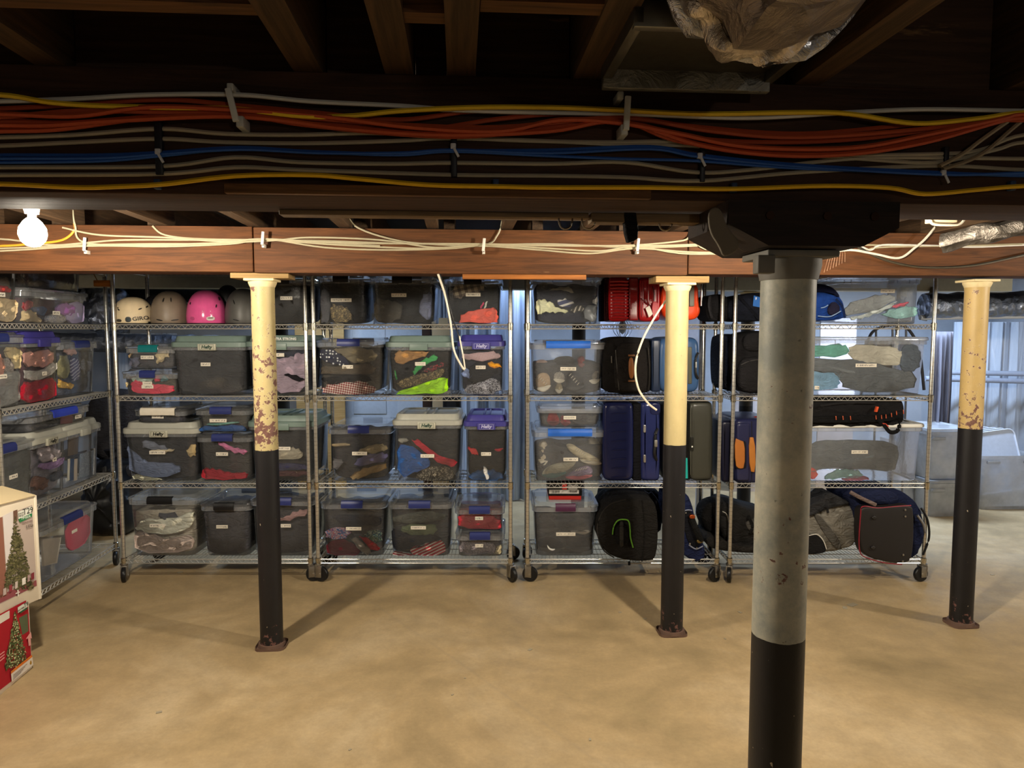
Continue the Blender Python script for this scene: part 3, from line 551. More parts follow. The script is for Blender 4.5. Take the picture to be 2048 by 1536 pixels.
# ------------------------------------------------------------------ plastic bins and what is in them
FS = Fr(0, (0, SY+.022, 0)); f0 = Fr(RZ0, U0A); F0 = Fr(RZ0, U0A + f0.ey*.022)
LAT = dict(navy='#26306a', blue='#2463c4', teal='#0f6a6e', black='#141416', white='#d8d0c0', plum='#4a2040', bright='#2b3fb0')
LID = dict(sage='#6d7f78', grey='#a8a89e', purple='#3c3886', white='#d6d4cc')
BIN = {}
def bin_(key, label, nick, fr, x0, x1, ytop, z0, d=.46, style='latch', latch='navy', lid='grey', haze='.075', logo=None, stick=(), slim=.3, name='storage_bin', yr=None, hfix=None, tap=.88):
    if isinstance(z0, str): z0 = BIN[z0]['top']+.002
    else: z0 = z0+.0165
    xm = (x0+x1)/2; yy = ytop+6 if yr is None else yr
    a, b = fr.pt(x0, yy), fr.pt(x1, yy); wd = (b-a).dot(fr.ex); m = (a+b)/2
    h = hfix if hfix else fr.pt(xm, ytop).z - z0
    root = Vector((m.x, m.y, z0)); lh = {'latch': .03, 'hefty': .062, 'flat': .018, 'open': .0}[style]; hr = h-lh
    t = thing(name, label, 'bin', root, fr.rz, 'plastic storage bins on the shelves')
    B = BIN[key] = dict(t=t, fr=fr, w=wd, h=h, hr=hr, d=d, root=root, nick=nick, top=z0+h-(.012 if style == 'hefty' else 0), tap=tap)
    cm = 'clear:%s:.12' % haze; cr = min(.05, wd*.14)
    def rr(wi, di, z, r=cr): return [(x, y+d/2, z) for x, y in rrect(wi, di, r, 4)]
    wb, db = wd*tap, d*.88; wt, dt = wd-.024, d-.024; R = []
    for f, i in ((0, .03), (.004, .012), (.02, .002), (.05, 0)): 
        q = f*hr; R.append(rr(wb+(wt-wb)*f-2*i, db+(dt-db)*f-2*i, max(q, .001) if f else .0005, max(cr-i, .01)))
    for f in (.4, .8): R.append(rr(wb+(wt-wb)*f, db+(dt-db)*f, f*hr))
    R.append(rr(wt, dt, hr-.001))
    ob('tub', loft(R, True, False), cm, t)
    rim = loft([rr(wt+.001, dt+.001, hr-.03), rr(wd-.004, d-.004, hr-.03), rr(wd-.004, d-.004, hr-.002), rr(wd, d, hr)], False, False)
    for k in (-.42, -.34, -.2, .2, .34, .42): rim = cat(rim, box(k*wd-.0012, k*wd+.0012, .001, .0115, hr-.029, hr-.002))
    ob('rim', rim, 'clear:%.2f:.1' % min(.6, float(haze)*1.6+.14), t)
    if style == 'latch':
        ob('lid', loft([rr(wd, d, hr+.0005), rr(wd+.004, d+.004, hr+.006), rr(wd, d, hr+.014), rr(wd-.03, d-.03, hr+.017), rr(wd-.05, d-.05, hr+.017), rr(wd-.065, d-.065, hr+.03), rr(wd-.1, d-.1, hr+.03)], False, True), 'clear:%.2f:.08' % (float(haze)*.9+.07), t)
    elif style == 'hefty':
        c = LID[lid]
        L = ob('lid', loft([rr(wd+.002, d+.002, hr-.01), rr(wd+.006, d+.006, hr-.008), rr(wd+.004, d+.004, hr+.02), rr(wd-.008, d-.008, hr+.025), rr(wd-.03, d-.03, hr+.026), rr(wd-.045, d-.045, hr+.056), rr(wd-.055, d-.055, hr+.062), rr(wd-.085, d-.085, hr+.062), rr(wd-.095, d-.095, hr+.05)], False, True), 'plain:.42', t, c)
        for k in (-.06, .06): ob('lid_rib', rbox(k*wd-.006, k*wd+.006, .055, d-.055, hr+.0495, hr+.061, .004), 'plain:.42', L, c)
        ob('front_tab', rbox(-.058, .058, -.012, .004, hr-.03, hr+.012, .004), 'plain:.42', t, '#b7b5a4' if logo and logo[1] != 'light' and lid != 'purple' else c)
        if logo: txt('logo', logo[0], .030 if logo[0] == 'Hefty' else .026, t, (0, -.0125, hr-.009), '#1f3f35' if logo[1] == 'green' else '#151515' if logo[1] == 'dark' else '#b6b6d8', shear=.2, bold=.0012)
        if logo:
            fg = cat(*[box(*b_) for b_ in ((-.046, .046, -.0128, -.0121, hr+.006, hr+.0075), (-.046, .046, -.0128, -.0121, hr-.0265, hr-.025), (-.046, -.0445, -.0128, -.0121, hr-.0265, hr+.0075), (.0445, .046, -.0128, -.0121, hr-.0265, hr+.0075))])
            ob('logo_frame', fg, 'plain', t, '#1f3f35' if logo[1] == 'green' else '#151515' if logo[1] == 'dark' else '#b6b6d8', smooth=False)
    elif style == 'flat':
        ob('lid', loft([rr(wd, d, hr-.006), rr(wd+.01, d+.01, hr-.004), rr(wd+.01, d+.01, hr+.01), rr(wd, d, hr+.018), rr(wd-.06, d-.06, hr+.018), rr(wd-.07, d-.07, hr+.012)], False, True), 'plain:.4' if lid == 'white' else 'clear:.35:.1', t, LID['white'])
    if latch and style == 'latch':
        lw = slim*wd/2
        prof = [(-.014, -.024), (-.016, -.008), (-.014, .008), (-.006, .021), (.012, .023), (.012, .019), (-.003, .016), (-.008, .006), (-.009, -.022)]
        for s_ in (0, 1):
            g = loft([[(x, y, z+hr+.002) for y, z in prof] for x in (-lw, -lw*.96, -lw*.5, 0, lw*.5, lw*.96, lw)])
            if s_: g = rotz(g, PI); g = move(g, 0, d, 0)
            ob('latch', g, 'plain:.4', t, LAT[latch])
    for s_ in stick:
        c = fr.pt(s_[0], s_[1]) ; lx, ly, lz = fr.loc(root, c); wl = (s_[2] if len(s_) > 2 else 26)*(c-Vector((0, 0, H))).length/F/2*1.05; f = max(0, min(1, lz/hr)); yl = d/2-(db+(dt-db)*f)/2
        g = [(rbox(lx-wl, lx+wl, yl-.0022, yl-.0006, lz-.0115, lz+.0115, .002), 'card')]; n = max(5, int(wl*2/.0085)); rnd = random.Random(int(s_[0]*7+s_[1])); gs = []
        for k in range(n):
            if rnd.random() < .16: continue
            xx = lx-wl*.84+k*wl*1.68/n; hh = rnd.choice((.0045, .0045, .0035)); gs += [box(xx, xx+.0014, yl-.0026, yl-.0021, lz-hh, lz+hh), box(xx+.0028, xx+.0052, yl-.0026, yl-.0021, lz+rnd.choice((-hh, 0, hh-.0012)), lz+rnd.choice((0, hh))+.0012)]
        g.append((cat(*gs), 'plain'))
        o = ob('label_sticker', [g[0]], None, t, '#ddd6c8', smooth=False); ob('printed_text', g[1][0], 'plain', o, '#1b1b1b', smooth=False)
    return B
NG = {}
def lift(c, k=1.4): return tuple(min(.85, v*k) for v in hx(c)) if c else None
def put(key, name, cat_, desc, poly, m, col=None, y0=0., y1=.034, r=.009, noise=.006, raw=False, it=1, tail=True):
    """something that lies in a bin: outline in image pixels on the bin's front plane, taken to real size there"""
    B = BIN[key]; fr, root, hr = B['fr'], B['root'], B['hr']; wb, wt, db, dt = B['w']*B['tap'], B['w']-.024, B['d']*.88, B['d']-.024
    q = []
    for px, py in (poly if raw else chaikin(poly, it)):
        x, _, z = fr.loc(root, fr.pt(px, py, .02)); z = max(.006, min(hr-.012, z)); hw = (wb+(wt-wb)*z/hr)/2-.008; q.append((max(-hw, min(hw, x)), z))
    if not raw and r > .005:                          # crumpled outline
        e = [(a[0]+(b[0]-a[0])*f, a[1]+(b[1]-a[1])*f) for a, b in zip(q, q[1:]+q[:1]) for f in (0, .5)]; sz = min(.0055, .09*min(max(p[0] for p in q)-min(p[0] for p in q), max(p[1] for p in q)-min(p[1] for p in q))); ph = len(NG)
        q = [(x+sz*math.sin(z*150+x*70+ph), max(.006, z+sz*(math.sin(x*130+ph*2)+.6*math.sin(x*260+ph)))) for x, z in e]; q = [(max(-(wb+(wt-wb)*z/hr)/2+.006, min((wb+(wt-wb)*z/hr)/2-.006, x)), z) for x, z in q]
    yf = lambda z: B['d']/2-(db+(dt-db)*max(0, min(1, z/hr)))/2+.006
    g = solid(q, y0+.001, y1, r, .004, noise, yf, seed=len(NG))
    o = ob(name, g, m, None, lift(col), loc=root, rot=(0, 0, fr.rz), sharp=70); NG[o.name] = 1
    return tag(o, desc+(' in the '+B['nick'] if tail else ''), cat_, 'contents of the bins')
def fill(key, desc, col, top=.9, y0=.02, m='cloth', name='folded_clothes', cat_='clothing', side=.0, front=False):
    B = BIN[key]; hr = B['hr']; wb, wt, db, dt = B['w']*B['tap'], B['w']-.024, B['d']*.88, B['d']-.024; n = 9
    W_ = lambda z: (wb+(wt-wb)*z/hr)/2-.009-side
    rnd = random.Random(len(key)+int(B['w']*1e4)); tp = [hr*top*(1+.05*rnd.uniform(-1, 1)) for _ in range(n)]
    pts = [(-W_(.006), .006)] + [(-W_(hr*top*f), hr*top*f) for f in (.35, .7)] + [((-1+2*k/(n-1))*W_(tp[k]), min(tp[k], hr-.01)) for k in range(n)] + [(W_(hr*top*f), hr*top*f) for f in (.7, .35)] + [(W_(.006), .006)]
    yf = lambda z: B['d']/2-(db+(dt-db)*max(0, min(1, z/hr)))/2+.006
    o = ob(name, solid(chaikin(pts, 2), .001 if front else .035, B['d']*.86, .014, .004, .007, yf if True else None, seed=len(NG)*3+1), m, None, lift(col, 1.15), loc=B['root'], rot=(0, 0, B['fr'].rz), sharp=70); NG[o.name] = 1
    return tag(o, desc+' in the '+B['nick'], cat_, 'contents of the bins')
GAR = 'clothing'
T, S3, S2, S1 = LV[3], LV[2], LV[1], LV[0]
# ---- unit with the helmets
bin_('A1', 'clear bin of black gear beside the helmets, behind the column', 'bin beside the helmets', FS, 512, 616, 552, T, stick=((571, 596, 22),), style='latch', latch='black')
fill('A1', 'heap of near-black ski gear', '#211f1d', .95, front=True)
bin_('B2', 'small clear bin with coral and mint clothes, under the teal latch bin', 'small bin under the teal latch bin', FS, 238, 353, 739, S3, .42, slim=.27, stick=((292, 767, 16), (292, 774, 20)), haze='.11')
put('B2', 'coral_shirt', GAR, 'bright coral crumpled shirt', [(259,770),(268,760),(279,760),(284,768),(306,768),(328,769),(346,772),(347,787),(268,787)], 'cloth', '#d8465a')
put('B2', 'mint_shirt', GAR, 'pale mint folded top', [(260,757),(284,751),(306,756),(306,762),(286,763),(264,765)], 'cloth', '#a9bdb0')
put('B2', 'coral_cloth', GAR, 'small square of folded coral cloth', [(307,752),(320,751),(320,763),(307,763)], 'cloth', '#d8465a', it=1)
put('B2', 'teal_cloth', GAR, 'small folded teal cloth', [(321,751),(334,751),(335,763),(321,763)], 'cloth', '#4d8088', it=1)
put('B2', 'cream_cloth', GAR, 'cream cloth corner', [(246,766),(258,764),(250,779)], 'cloth', '#cdbb90', it=1)
fill('B2', 'olive brown clothes', '#4d4940', .85)
bin_('B1', 'small clear bin with a teal latch, stacked above the coral clothes', 'small teal latch bin', FS, 245, 348, 688, 'B2', .38, latch='teal', slim=.37, stick=((292, 715, 22),), haze='.13')
put('B1', 'cream_strap', GAR, 'cream goggle strap with white buckle', [(306,711),(325,700),(337,701),(338,712),(328,718),(311,730),(314,718)], 'cloth', '#bfae8a', it=2)
put('B1', 'tan_strap', GAR, 'curved tan strap', [(254,714),(262,700),(267,697),(266,704),(259,715)], 'cloth', '#b09a78')
put('B1', 'slate_glove', GAR, 'slate blue glove', [(254,719),(276,711),(277,735),(255,735)], 'cloth', '#5b5e70')
fill('B1', 'dark grey gloves and straps', '#45454a', .9)
bin_('B3', 'large clear bin of charcoal gear with sage lid and small logo', 'sage lid bin of charcoal gear', FS, 337, 491, 672, S3, style='hefty', lid='sage', logo=('Hefty', 'green'), stick=((409, 729, 17),))
fill('B3', 'charcoal snow clothes', '#3a3a3c', .97, front=True)
bin_('B4', 'large clear bin with sage lid and mauve puffer jacket behind the column', 'sage lid bin behind the column', FS, 488, 622, 671, S3, style='hefty', lid='sage', stick=((556, 710, 20),))
txt('lettering', 'XTRA STRONG', .022, BIN['B4']['t'], (.045, -.0005, BIN['B4']['h']-.022), '#d9dcd6', bold=.0006)
put('B4', 'puffer_jacket', GAR, 'mauve quilted puffer jacket', [(540,716),(577,717),(597,704),(618,711),(620,785),(540,785)], 'cloth', '#9a8897', noise=.012)
put('B4', 'black_strap', GAR, 'black elastic strap across mauve jacket', [(573,746),(609,758),(604,764),(568,750)], 'cloth', '#1c1b1f', y0=-.004, y1=.02, it=1)
fill('B4', 'dark navy clothes', '#23283a', .93)
bin_('C2', 'grey lidded clear bin with slate jeans and cream clothes at left', 'grey lid bin of slate jeans', FS, 240, 394, 846, S2, style='hefty', lid='grey', logo=('Hefty', 'dark'), stick=((312, 906, 27),))
put('C2', 'jeans', GAR, 'slate blue folded jeans', [(248,893),(258,902),(272,916),(298,927),(359,930),(359,952),(262,955)], 'cloth', '#66728e')
put('C2', 'grey_sleeve', GAR, 'grey blue sleeve', [(281,882),(294,881),(337,896),(326,905),(288,897)], 'cloth', '#6d7280')
put('C2', 'cream_cloth', GAR, 'thin cream hem below the grey sleeve', [(300,898),(352,898),(338,905),(302,907)], 'cloth', '#c9bca0')
put('C2', 'white_lining', GAR, 'white fleece lining at the bottom', [(264,948),(300,955),(330,961),(266,961)], 'cloth', '#d8cdb6')
put('C2', 'tan_cloth', GAR, 'tan cloth at the right corner', [(372,896),(393,886),(394,911),(375,914)], 'cloth', '#b09c74')
fill('C2', 'charcoal trousers', '#333336', .93)
bin_('C1', 'flat clear bin with a white latch on the grey lid', 'flat white latch bin', FS, 264, 368, 814, 'C2', .4, latch='white', slim=.66, stick=((313, 834, 20),), haze='.09')
fill('C1', 'dark grey liners', '#3b3b42', .9, front=True)
bin_('C4', 'clear bin with red and pink clothes under a small blue clothes bin', 'bin of red and pink clothes', FS, 387, 503, 866, S2, slim=.36, stick=((442, 909, 21),))
put('C4', 'red_shirt', GAR, 'dark red folded shirt', [(402,938),(431,938),(462,949),(494,945),(492,960),(403,960)], 'cloth', '#a02a36')
put('C4', 'pink_sleeve', GAR, 'pink sleeve', [(427,884),(447,884),(469,897),(495,902),(492,909),(462,905)], 'cloth', '#bd6f96')
fill('C4', 'dark brown clothes', '#3d3c3b', .93)
bin_('C3', 'small clear bin with blue clothes stacked on the red clothes bin', 'small bin of blue clothes', FS, 385, 499, 812, 'C4', .42, slim=.38, stick=((434, 842, 30),))
put('C3', 'blue_shirt', GAR, 'blue folded shirt', [(394,853),(440,852),(486,849),(494,868),(394,868)], 'cloth', '#2f5286')
put('C3', 'mint_edge', GAR, 'mint shirt edge', [(402,848),(470,843),(481,846),(437,852)], 'cloth', '#6d9a90')
fill('C3', 'olive grey clothes', '#4b4a46', .93)
bin_('C5', 'sage lidded clear bin with rolled cream sweater, partly behind the column', 'sage lid bin with cream sweater', FS, 492, 628, 832, S2, style='hefty', lid='sage', stick=((566, 898, 24),))
put('C5', 'cream_sweater', GAR, 'rolled cream sweater', [(540,902),(577,895),(606,901),(602,919),(540,922)], 'cloth', '#9a9382')
put('C5', 'navy_shirt', GAR, 'dark navy folded shirt', [(540,925),(618,930),(616,941),(540,941)], 'cloth', '#2d3050')
put('C5', 'maroon_shirt', GAR, 'dark maroon folded shirt', [(540,942),(616,942),(614,953),(540,953)], 'cloth', '#46272b')
fill('C5', 'black clothes', '#2c2d2f', .93)
bin_('D1', 'clear bin with a black latch holding cream and pink blankets', 'black latch bin of cream blankets', FS, 250, 390, 992, S1, slim=.36, latch='black', stick=((312, 1053, 26),), haze='.11')
put('D1', 'cream_blanket', GAR, 'cream fleece blanket', [(270,1052),(291,1036),(338,1041),(388,1018),(390,1049),(346,1074),(274,1062)], 'cloth', '#d8d0bd', noise=.012)
put('D1', 'pink_blanket', GAR, 'pale pink blanket', [(264,1064),(300,1067),(325,1080),(386,1070),(384,1107),(270,1107)], 'cloth', '#dcbcb4', noise=.012)
put('D1', 'dark_sweater', GAR, 'dark lettered sweatshirt', [(308,1028),(358,1030),(352,1054),(322,1046)], 'cloth', '#43454e', y0=.012, y1=.1)
fill('D1', 'cream bedding', '#b9b09f', .8)
bin_('D2', 'narrow clear bin with a black latch and grey contents', 'narrow black latch bin', FS, 396, 500, 1004, S1, slim=.38, latch='black', stick=((442, 1055, 20),), tap=.84)
fill('D2', 'charcoal grey bedding', '#47474c', .95, front=True)
bin_('D3', 'clear bin of dark clothes with dusty pink sleeve, behind the black column', 'bin with the dusty pink sleeve', FS, 496, 627, 994, S1, slim=.33, stick=((570, 1053, 18),))
put('D3', 'pink_sleeve', GAR, 'dusty pink sleeve', [(540,1043),(562,1038),(594,1020),(618,1020),(614,1030),(566,1043)], 'cloth', '#a98584')
fill('D3', 'dark grey clothes', '#424246', .92)
# ---- unit with the polka dot and camouflage clothes
bin_('E1', 'clear bin of black clothes with camouflage patch on the top shelf', 'black bin with camouflage patch', FS, 630, 733, 548, T, stick=((681, 600, 38),), latch='black')
put('E1', 'camouflage_jacket', GAR, 'camouflage jacket', [(661,606),(679,611),(697,616),(706,645),(660,646)], 'camo:#77684a:#3a3226:#9a865a')
put('E1', 'grey_trousers', GAR, 'dark grey trousers', [(636,580),(659,576),(659,646),(634,646)], 'cloth', '#4c4c50')
fill('E1', 'black clothes', '#19191b', .97)
bin_('E2', 'clear bin of dark jackets on the top shelf, left of dangling cable', 'bin left of the dangling cable', FS, 737, 872, 550, T, stick=((797, 590, 28),), latch='black')
put('E2', 'olive_jacket', GAR, 'dark olive rain jacket', [(744,596),(775,600),(806,605),(796,646),(744,646)], 'cloth', '#4a463e')
put('E2', 'slate_jacket', GAR, 'slate grey jacket', [(842,592),(864,582),(866,640),(838,634)], 'cloth', '#5a5f74')
fill('E2', 'black jackets', '#1e1f20', .97)
bin_('E3', 'clear bin with plaid shirt and coral towel on the top shelf', 'top bin with the coral towel', FS, 886, 1005, 553, T, stick=((946, 589, 28),), latch='black')
put('E3', 'plaid_shirt', GAR, 'brown and cream plaid shirt', [(901,577),(922,565),(972,565),(966,584),(932,591),(910,600)], 'plaid')
put('E3', 'coral_towel', GAR, 'rolled coral towel', [(919,634),(934,624),(978,616),(992,617),(1001,636),(998,646),(919,646)], 'cloth', '#d25f52', noise=.012)
put('E3', 'pink_stripe', GAR, 'pink ribbon edge', [(959,617),(965,605),(969,605),(964,617)], 'cloth', '#c2406a', it=1, y1=.03)
put('E3', 'white_stripe', GAR, 'white ribbon edge', [(967,616),(972,603),(976,603),(971,616)], 'cloth', '#d8d2c4', it=1, y1=.03)
fill('E3', 'black sportswear', '#212326', .92)
bin_('F1', 'navy latch bin with polka dot and gingham clothes', 'polka dot and gingham bin', FS, 628, 766, 676, S3, stick=((694, 734, 20),), slim=.33)
put('F1', 'polka_dot_shirt', GAR, 'navy polka dot shirt', [(638,701),(658,697),(679,702),(687,715),(704,730),(675,730),(641,723)], 'dots')
put('F1', 'olive_trousers', GAR, 'olive trousers', [(660,696),(716,693),(755,703),(752,719),(733,728),(700,726),(690,712)], 'cloth', '#746b58', noise=.01)
put('F1', 'brown_shirt', GAR, 'brown crumpled shirt', [(640,731),(679,734),(732,724),(753,733),(746,749),(643,750)], 'cloth', '#584f43', noise=.01)
put('F1', 'black_shirt', GAR, 'black folded shirt', [(643,753),(729,747),(745,764),(646,769)], 'cloth', '#1b1a1b')
put('F1', 'gingham_shirt', GAR, 'red and white gingham shirt', [(644,772),(685,762),(729,762),(750,776),(748,791),(645,791)], 'check:#8a3038:#d9c6bb:95', noise=.008)
fill('F1', 'brown grey clothes', '#4a453f', .92)
bin_('F2', 'sage lidded bin with camouflage and lime green clothes', 'camouflage and lime green bin', FS, 769, 905, 672, S3, style='hefty', lid='sage', stick=((840, 728, 20),))
put('F2', 'tan_trousers', GAR, 'tan trousers', [(789,703),(800,700),(858,702),(854,711),(826,721),(790,731)], 'cloth', '#a67d4d', noise=.01)
put('F2', 'black_shirt', GAR, 'black shirt between tan and green clothes', [(797,733),(842,720),(832,741),(800,754)], 'cloth', '#1f1f20')
put('F2', 'green_hoodie', GAR, 'green hoodie sleeve', [(822,744),(837,723),(858,714),(873,707),(876,717),(850,729),(829,750)], 'cloth', '#3f9a55')
put('F2', 'green_shirt', GAR, 'sliver of green shirt at the left', [(787,734),(795,755),(791,762)], 'cloth', '#3f9a55', it=1)
put('F2', 'camouflage_trousers', GAR, 'brown camouflage trousers', [(792,764),(826,749),(858,746),(890,735),(888,752),(846,767),(801,779)], 'camo')
put('F2', 'red_print_shirt', GAR, 'dark shirt with red print', [(842,742),(862,731),(892,721),(892,733),(850,746)], 'print:#262320:#a8303e:#3a2a22:60')
put('F2', 'lime_fleece', GAR, 'lime green fleece', [(790,786),(831,772),(884,754),(897,761),(897,788),(800,791)], 'cloth', '#95cc22', noise=.01)
fill('F2', 'dark brown clothes', '#2c2a28', .93)
bin_('F3', 'upper purple lidded bin with navy, yellow and floral clothes', 'upper purple lid bin', FS, 915, 1010, 670, S3, style='hefty', lid='purple', logo=('Hefty', 'light'), stick=((961, 735, 19),))
put('F3', 'floral_shirt', GAR, 'black and white floral shirt', [(928,774),(955,764),(1000,754),(1002,790),(932,790)], 'print:#24242c:#c4c4cc:#8e8e9c:95')
put('F3', 'black_jersey', GAR, 'black jersey', [(944,724),(972,722),(1002,738),(980,758),(934,773)], 'cloth', '#1c1c1f')
put('F3', 'yellow_trim', GAR, 'yellow jersey trim', [(975,722),(1002,728),(1002,736),(978,736)], 'cloth', '#d08e28', y0=-.002, y1=.03)
put('F3', 'blue_grey_sock', GAR, 'blue grey sock', [(921,743),(937,734),(947,752),(931,759)], 'cloth', '#7c8cb4')
put('F3', 'pink_check_shirt', GAR, 'pink checked shirt', [(918,711),(955,705),(997,702),(1002,719),(950,722),(924,718)], 'check:#a77f88:#c9b5b4:190')
fill('F3', 'dark navy clothes', '#2a2c36', .92)
bin_('G1', 'navy latch bin of tan and lavender clothes under the shiny lid', 'tan and lavender clothes bin', FS, 653, 782, 850, S2, stick=((718, 908, 28),), slim=.33)
put('G1', 'khaki_shirt', GAR, 'khaki crumpled shirt', [(712,904),(744,889),(774,888),(774,901),(732,910)], 'cloth', '#978b70')
put('G1', 'lavender_shirt', GAR, 'dusky lavender shirt', [(707,924),(732,909),(774,904),(774,923),(714,936)], 'cloth', '#646289')
put('G1', 'tan_trousers', GAR, 'tan trousers lying at the bottom', [(700,949),(735,935),(770,926),(776,938),(730,953),(704,961)], 'cloth', '#977e56')
put('G1', 'tan_strap', GAR, 'narrow tan belt', [(658,887),(700,887),(700,892),(660,894)], 'cloth', '#97876a', it=1)
put('G1', 'grey_shirt', GAR, 'grey shirt corner', [(658,914),(692,921),(668,946)], 'cloth', '#626164')
fill('G1', 'charcoal clothes', '#323235', .93)
bin_('G2', 'grey lidded bin with royal blue and red clothes', 'blue and red clothes bin', FS, 783, 923, 829, S2, style='hefty', lid='grey', logo=('Hefty', 'green'), stick=((854, 913, 26),))
put('G2', 'blue_jacket', GAR, 'royal blue jacket', [(792,887),(822,891),(868,926),(836,944),(797,957)], 'cloth', '#2f5796', noise=.01)
put('G2', 'red_hood', GAR, 'red hood edge', [(820,881),(838,879),(862,903),(890,920),(914,923),(909,936),(876,927)], 'cloth', '#b42f3d')
put('G2', 'speckled_shirt', GAR, 'dark brown speckled shirt', [(836,945),(872,930),(906,938),(909,963),(830,963)], 'print:#3d382f:#b5ac9a:#3d382f:70')
put('G2', 'grey_sleeve', GAR, 'grey sleeve at the top', [(795,876),(820,878),(812,886),(797,885)], 'cloth', '#8d8c84')
fill('G2', 'dark grey clothes', '#343434', .93)
bin_('G3', 'lower purple lidded bin with black and red clothes', 'lower purple lid bin', FS, 927, 1018, 831, S2, style='hefty', lid='purple', logo=('Hefty', 'light'), stick=((972, 909, 19),))
put('G3', 'red_shirt', GAR, 'red bunched shirt', [(934,894),(948,897),(961,909),(945,911)], 'cloth', '#cf3d3f')
put('G3', 'red_sleeve', GAR, 'small red sleeve', [(985,900),(1008,896),(1000,904)], 'cloth', '#b83842')
put('G3', 'blue_shirt', GAR, 'blue shirt', [(938,951),(960,938),(996,941),(1009,960),(942,961)], 'cloth', '#386098')
put('G3', 'white_strip', GAR, 'white piping strip', [(965,934),(972,934),(979,957),(972,958)], 'cloth', '#cfd0d4', it=1, y0=-.002, y1=.02)
fill('G3', 'black shirts', '#242423', .93)
bin_('H1', 'navy latch bin with maroon and patterned clothes on the bottom shelf', 'maroon and patterned clothes bin', FS, 637, 771, 1000, S1, stick=((706, 1059, 28),), slim=.32)
put('H1', 'maroon_shirt', GAR, 'maroon folded shirt', [(652,1083),(700,1079),(728,1112),(654,1113)], 'cloth', '#5e222d')
put('H1', 'hawaiian_shirt', GAR, 'blue and red patterned shirt', [(650,1058),(691,1055),(704,1073),(652,1081)], 'print:#2c3f78:#b3464c:#a9a6ac:55')
put('H1', 'grey_towel', GAR, 'grey towel', [(700,1079),(714,1076),(746,1107),(730,1113)], 'cloth', '#958f88')
put('H1', 'red_towel', GAR, 'red towel', [(714,1074),(735,1076),(760,1094),(751,1105)], 'cloth', '#ab2c35')
put('H1', 'dark_shirt', GAR, 'dark navy shirt', [(653,1028),(762,1030),(762,1054),(690,1052)], 'cloth', '#282b34')
put('H1', 'print_shirt', GAR, 'teal and white print shirt', [(724,1064),(762,1060),(762,1086),(744,1086)], 'print:#2c4a63:#a9b7ae:#5d7c58:60')
fill('H1', 'grey clothes', '#4b4b4e', .9)
bin_('H2', 'navy latch bin with olive and red striped clothes on the bottom shelf', 'olive and red striped clothes bin', FS, 773, 905, 1000, S1, stick=((836, 1057, 28),), slim=.33)
put('H2', 'grey_green_shirt', GAR, 'grey green shirt', [(784,1029),(890,1023),(891,1044),(787,1047)], 'cloth', '#50544f')
put('H2', 'olive_shorts', GAR, 'olive shorts', [(801,1050),(871,1047),(874,1067),(843,1073),(803,1064)], 'cloth', '#657056')
put('H2', 'navy_trousers', GAR, 'dark navy trousers', [(782,1052),(802,1070),(876,1072),(886,1080),(820,1100),(783,1102)], 'cloth', '#262830')
put('H2', 'striped_shirt', GAR, 'red shirt with white stripes', [(815,1101),(852,1086),(888,1081),(892,1110),(830,1113)], 'stripe:#a82833:#dcd6d0:330:.45')
put('H2', 'white_trim', GAR, 'red and white trim edge', [(784,1104),(815,1106),(828,1113),(785,1113)], 'stripe:#8a2830:#d0c9c4:420:-.2')
fill('H2', 'grey clothes', '#47484a', .92)
bin_('H4', 'small clear bin with grey floral cloth, lower of the stacked pair', 'lower small navy latch bin', FS, 910, 1010, 1063, S1, .4, slim=.41, stick=((958, 1093, 15),), haze='.11')
put('H4', 'floral_cloth', GAR, 'grey floral cloth', [(913,1086),(960,1079),(991,1090),(991,1109),(914,1109)], 'print:#6d6670:#b5aeb4:#8d858e:120')
put('H4', 'cream_cloth', GAR, 'cream cloth corner', [(988,1098),(1005,1088),(1004,1109),(990,1109)], 'cloth', '#b3a98c')
fill('H4', 'grey cloths', '#6a666a', .8)
bin_('H3', 'small clear bin with red clothes, upper of the stacked pair', 'upper small navy latch bin', FS, 908, 1010, 1011, 'H4', .4, slim=.41, stick=((958, 1038, 15),), haze='.1')
put('H3', 'red_shirt', GAR, 'bright red shirt', [(913,1027),(978,1026),(1007,1048),(1002,1061),(917,1058)], 'cloth', '#b23642')
fill('H3', 'maroon shirts', '#7a2c36', .85)
# ---- unit with the shoes and suitcases
bin_('I1', 'clear bin with cream trousers and a white striped shoe, top shelf', 'top clear bin of sports clothes', FS, 1063, 1205, 553, T, style='flat', lid='clear', latch=None, haze='.09', name='storage_bin')
put('I1', 'cream_trousers', GAR, 'cream baseball trousers', [(1072,600),(1087,598),(1106,605),(1113,615),(1138,622),(1135,626),(1112,624),(1085,624),(1073,632)], 'cloth', '#dccdaa')
put('I1', 'navy_jersey', GAR, 'navy jersey with white outline', [(1112,606),(1122,596),(1151,604),(1138,616),(1116,611)], 'stripe:#363c62:#d5d2cc:170:.3')
put('I1', 'striped_shoe', 'shoe', 'black and white striped shoe', [(1139,621),(1164,607),(1170,621),(1146,625)], 'stripe:#3a3834:#c4bdb0:260:1.2')
put('I1', 'grey_hat', GAR, 'grey tan cap', [(1092,580),(1120,575),(1144,573),(1148,588),(1122,579)], 'cloth', '#8f8a80')
put('I1', 'shin_guard', 'guard', 'smooth grey plastic guard', [(1168,613),(1192,609),(1201,616),(1199,643),(1170,643)], 'plain:.35', '#5a5d60')
put('I1', 'white_sock', 'sock', 'white sock', [(1182,607),(1200,586),(1203,614),(1192,609)], 'cloth', '#b9b9b9')
fill('I1', 'navy sportswear', '#272b3a', .9)
bin_('J1', 'frosted bin with a wide blue latch and dark shoes, upper one', 'upper blue latch shoe bin', FS, 1060, 1213, 680, S3, latch='blue', slim=.58, haze='.2', stick=((1137, 738, 30),), tap=.9)
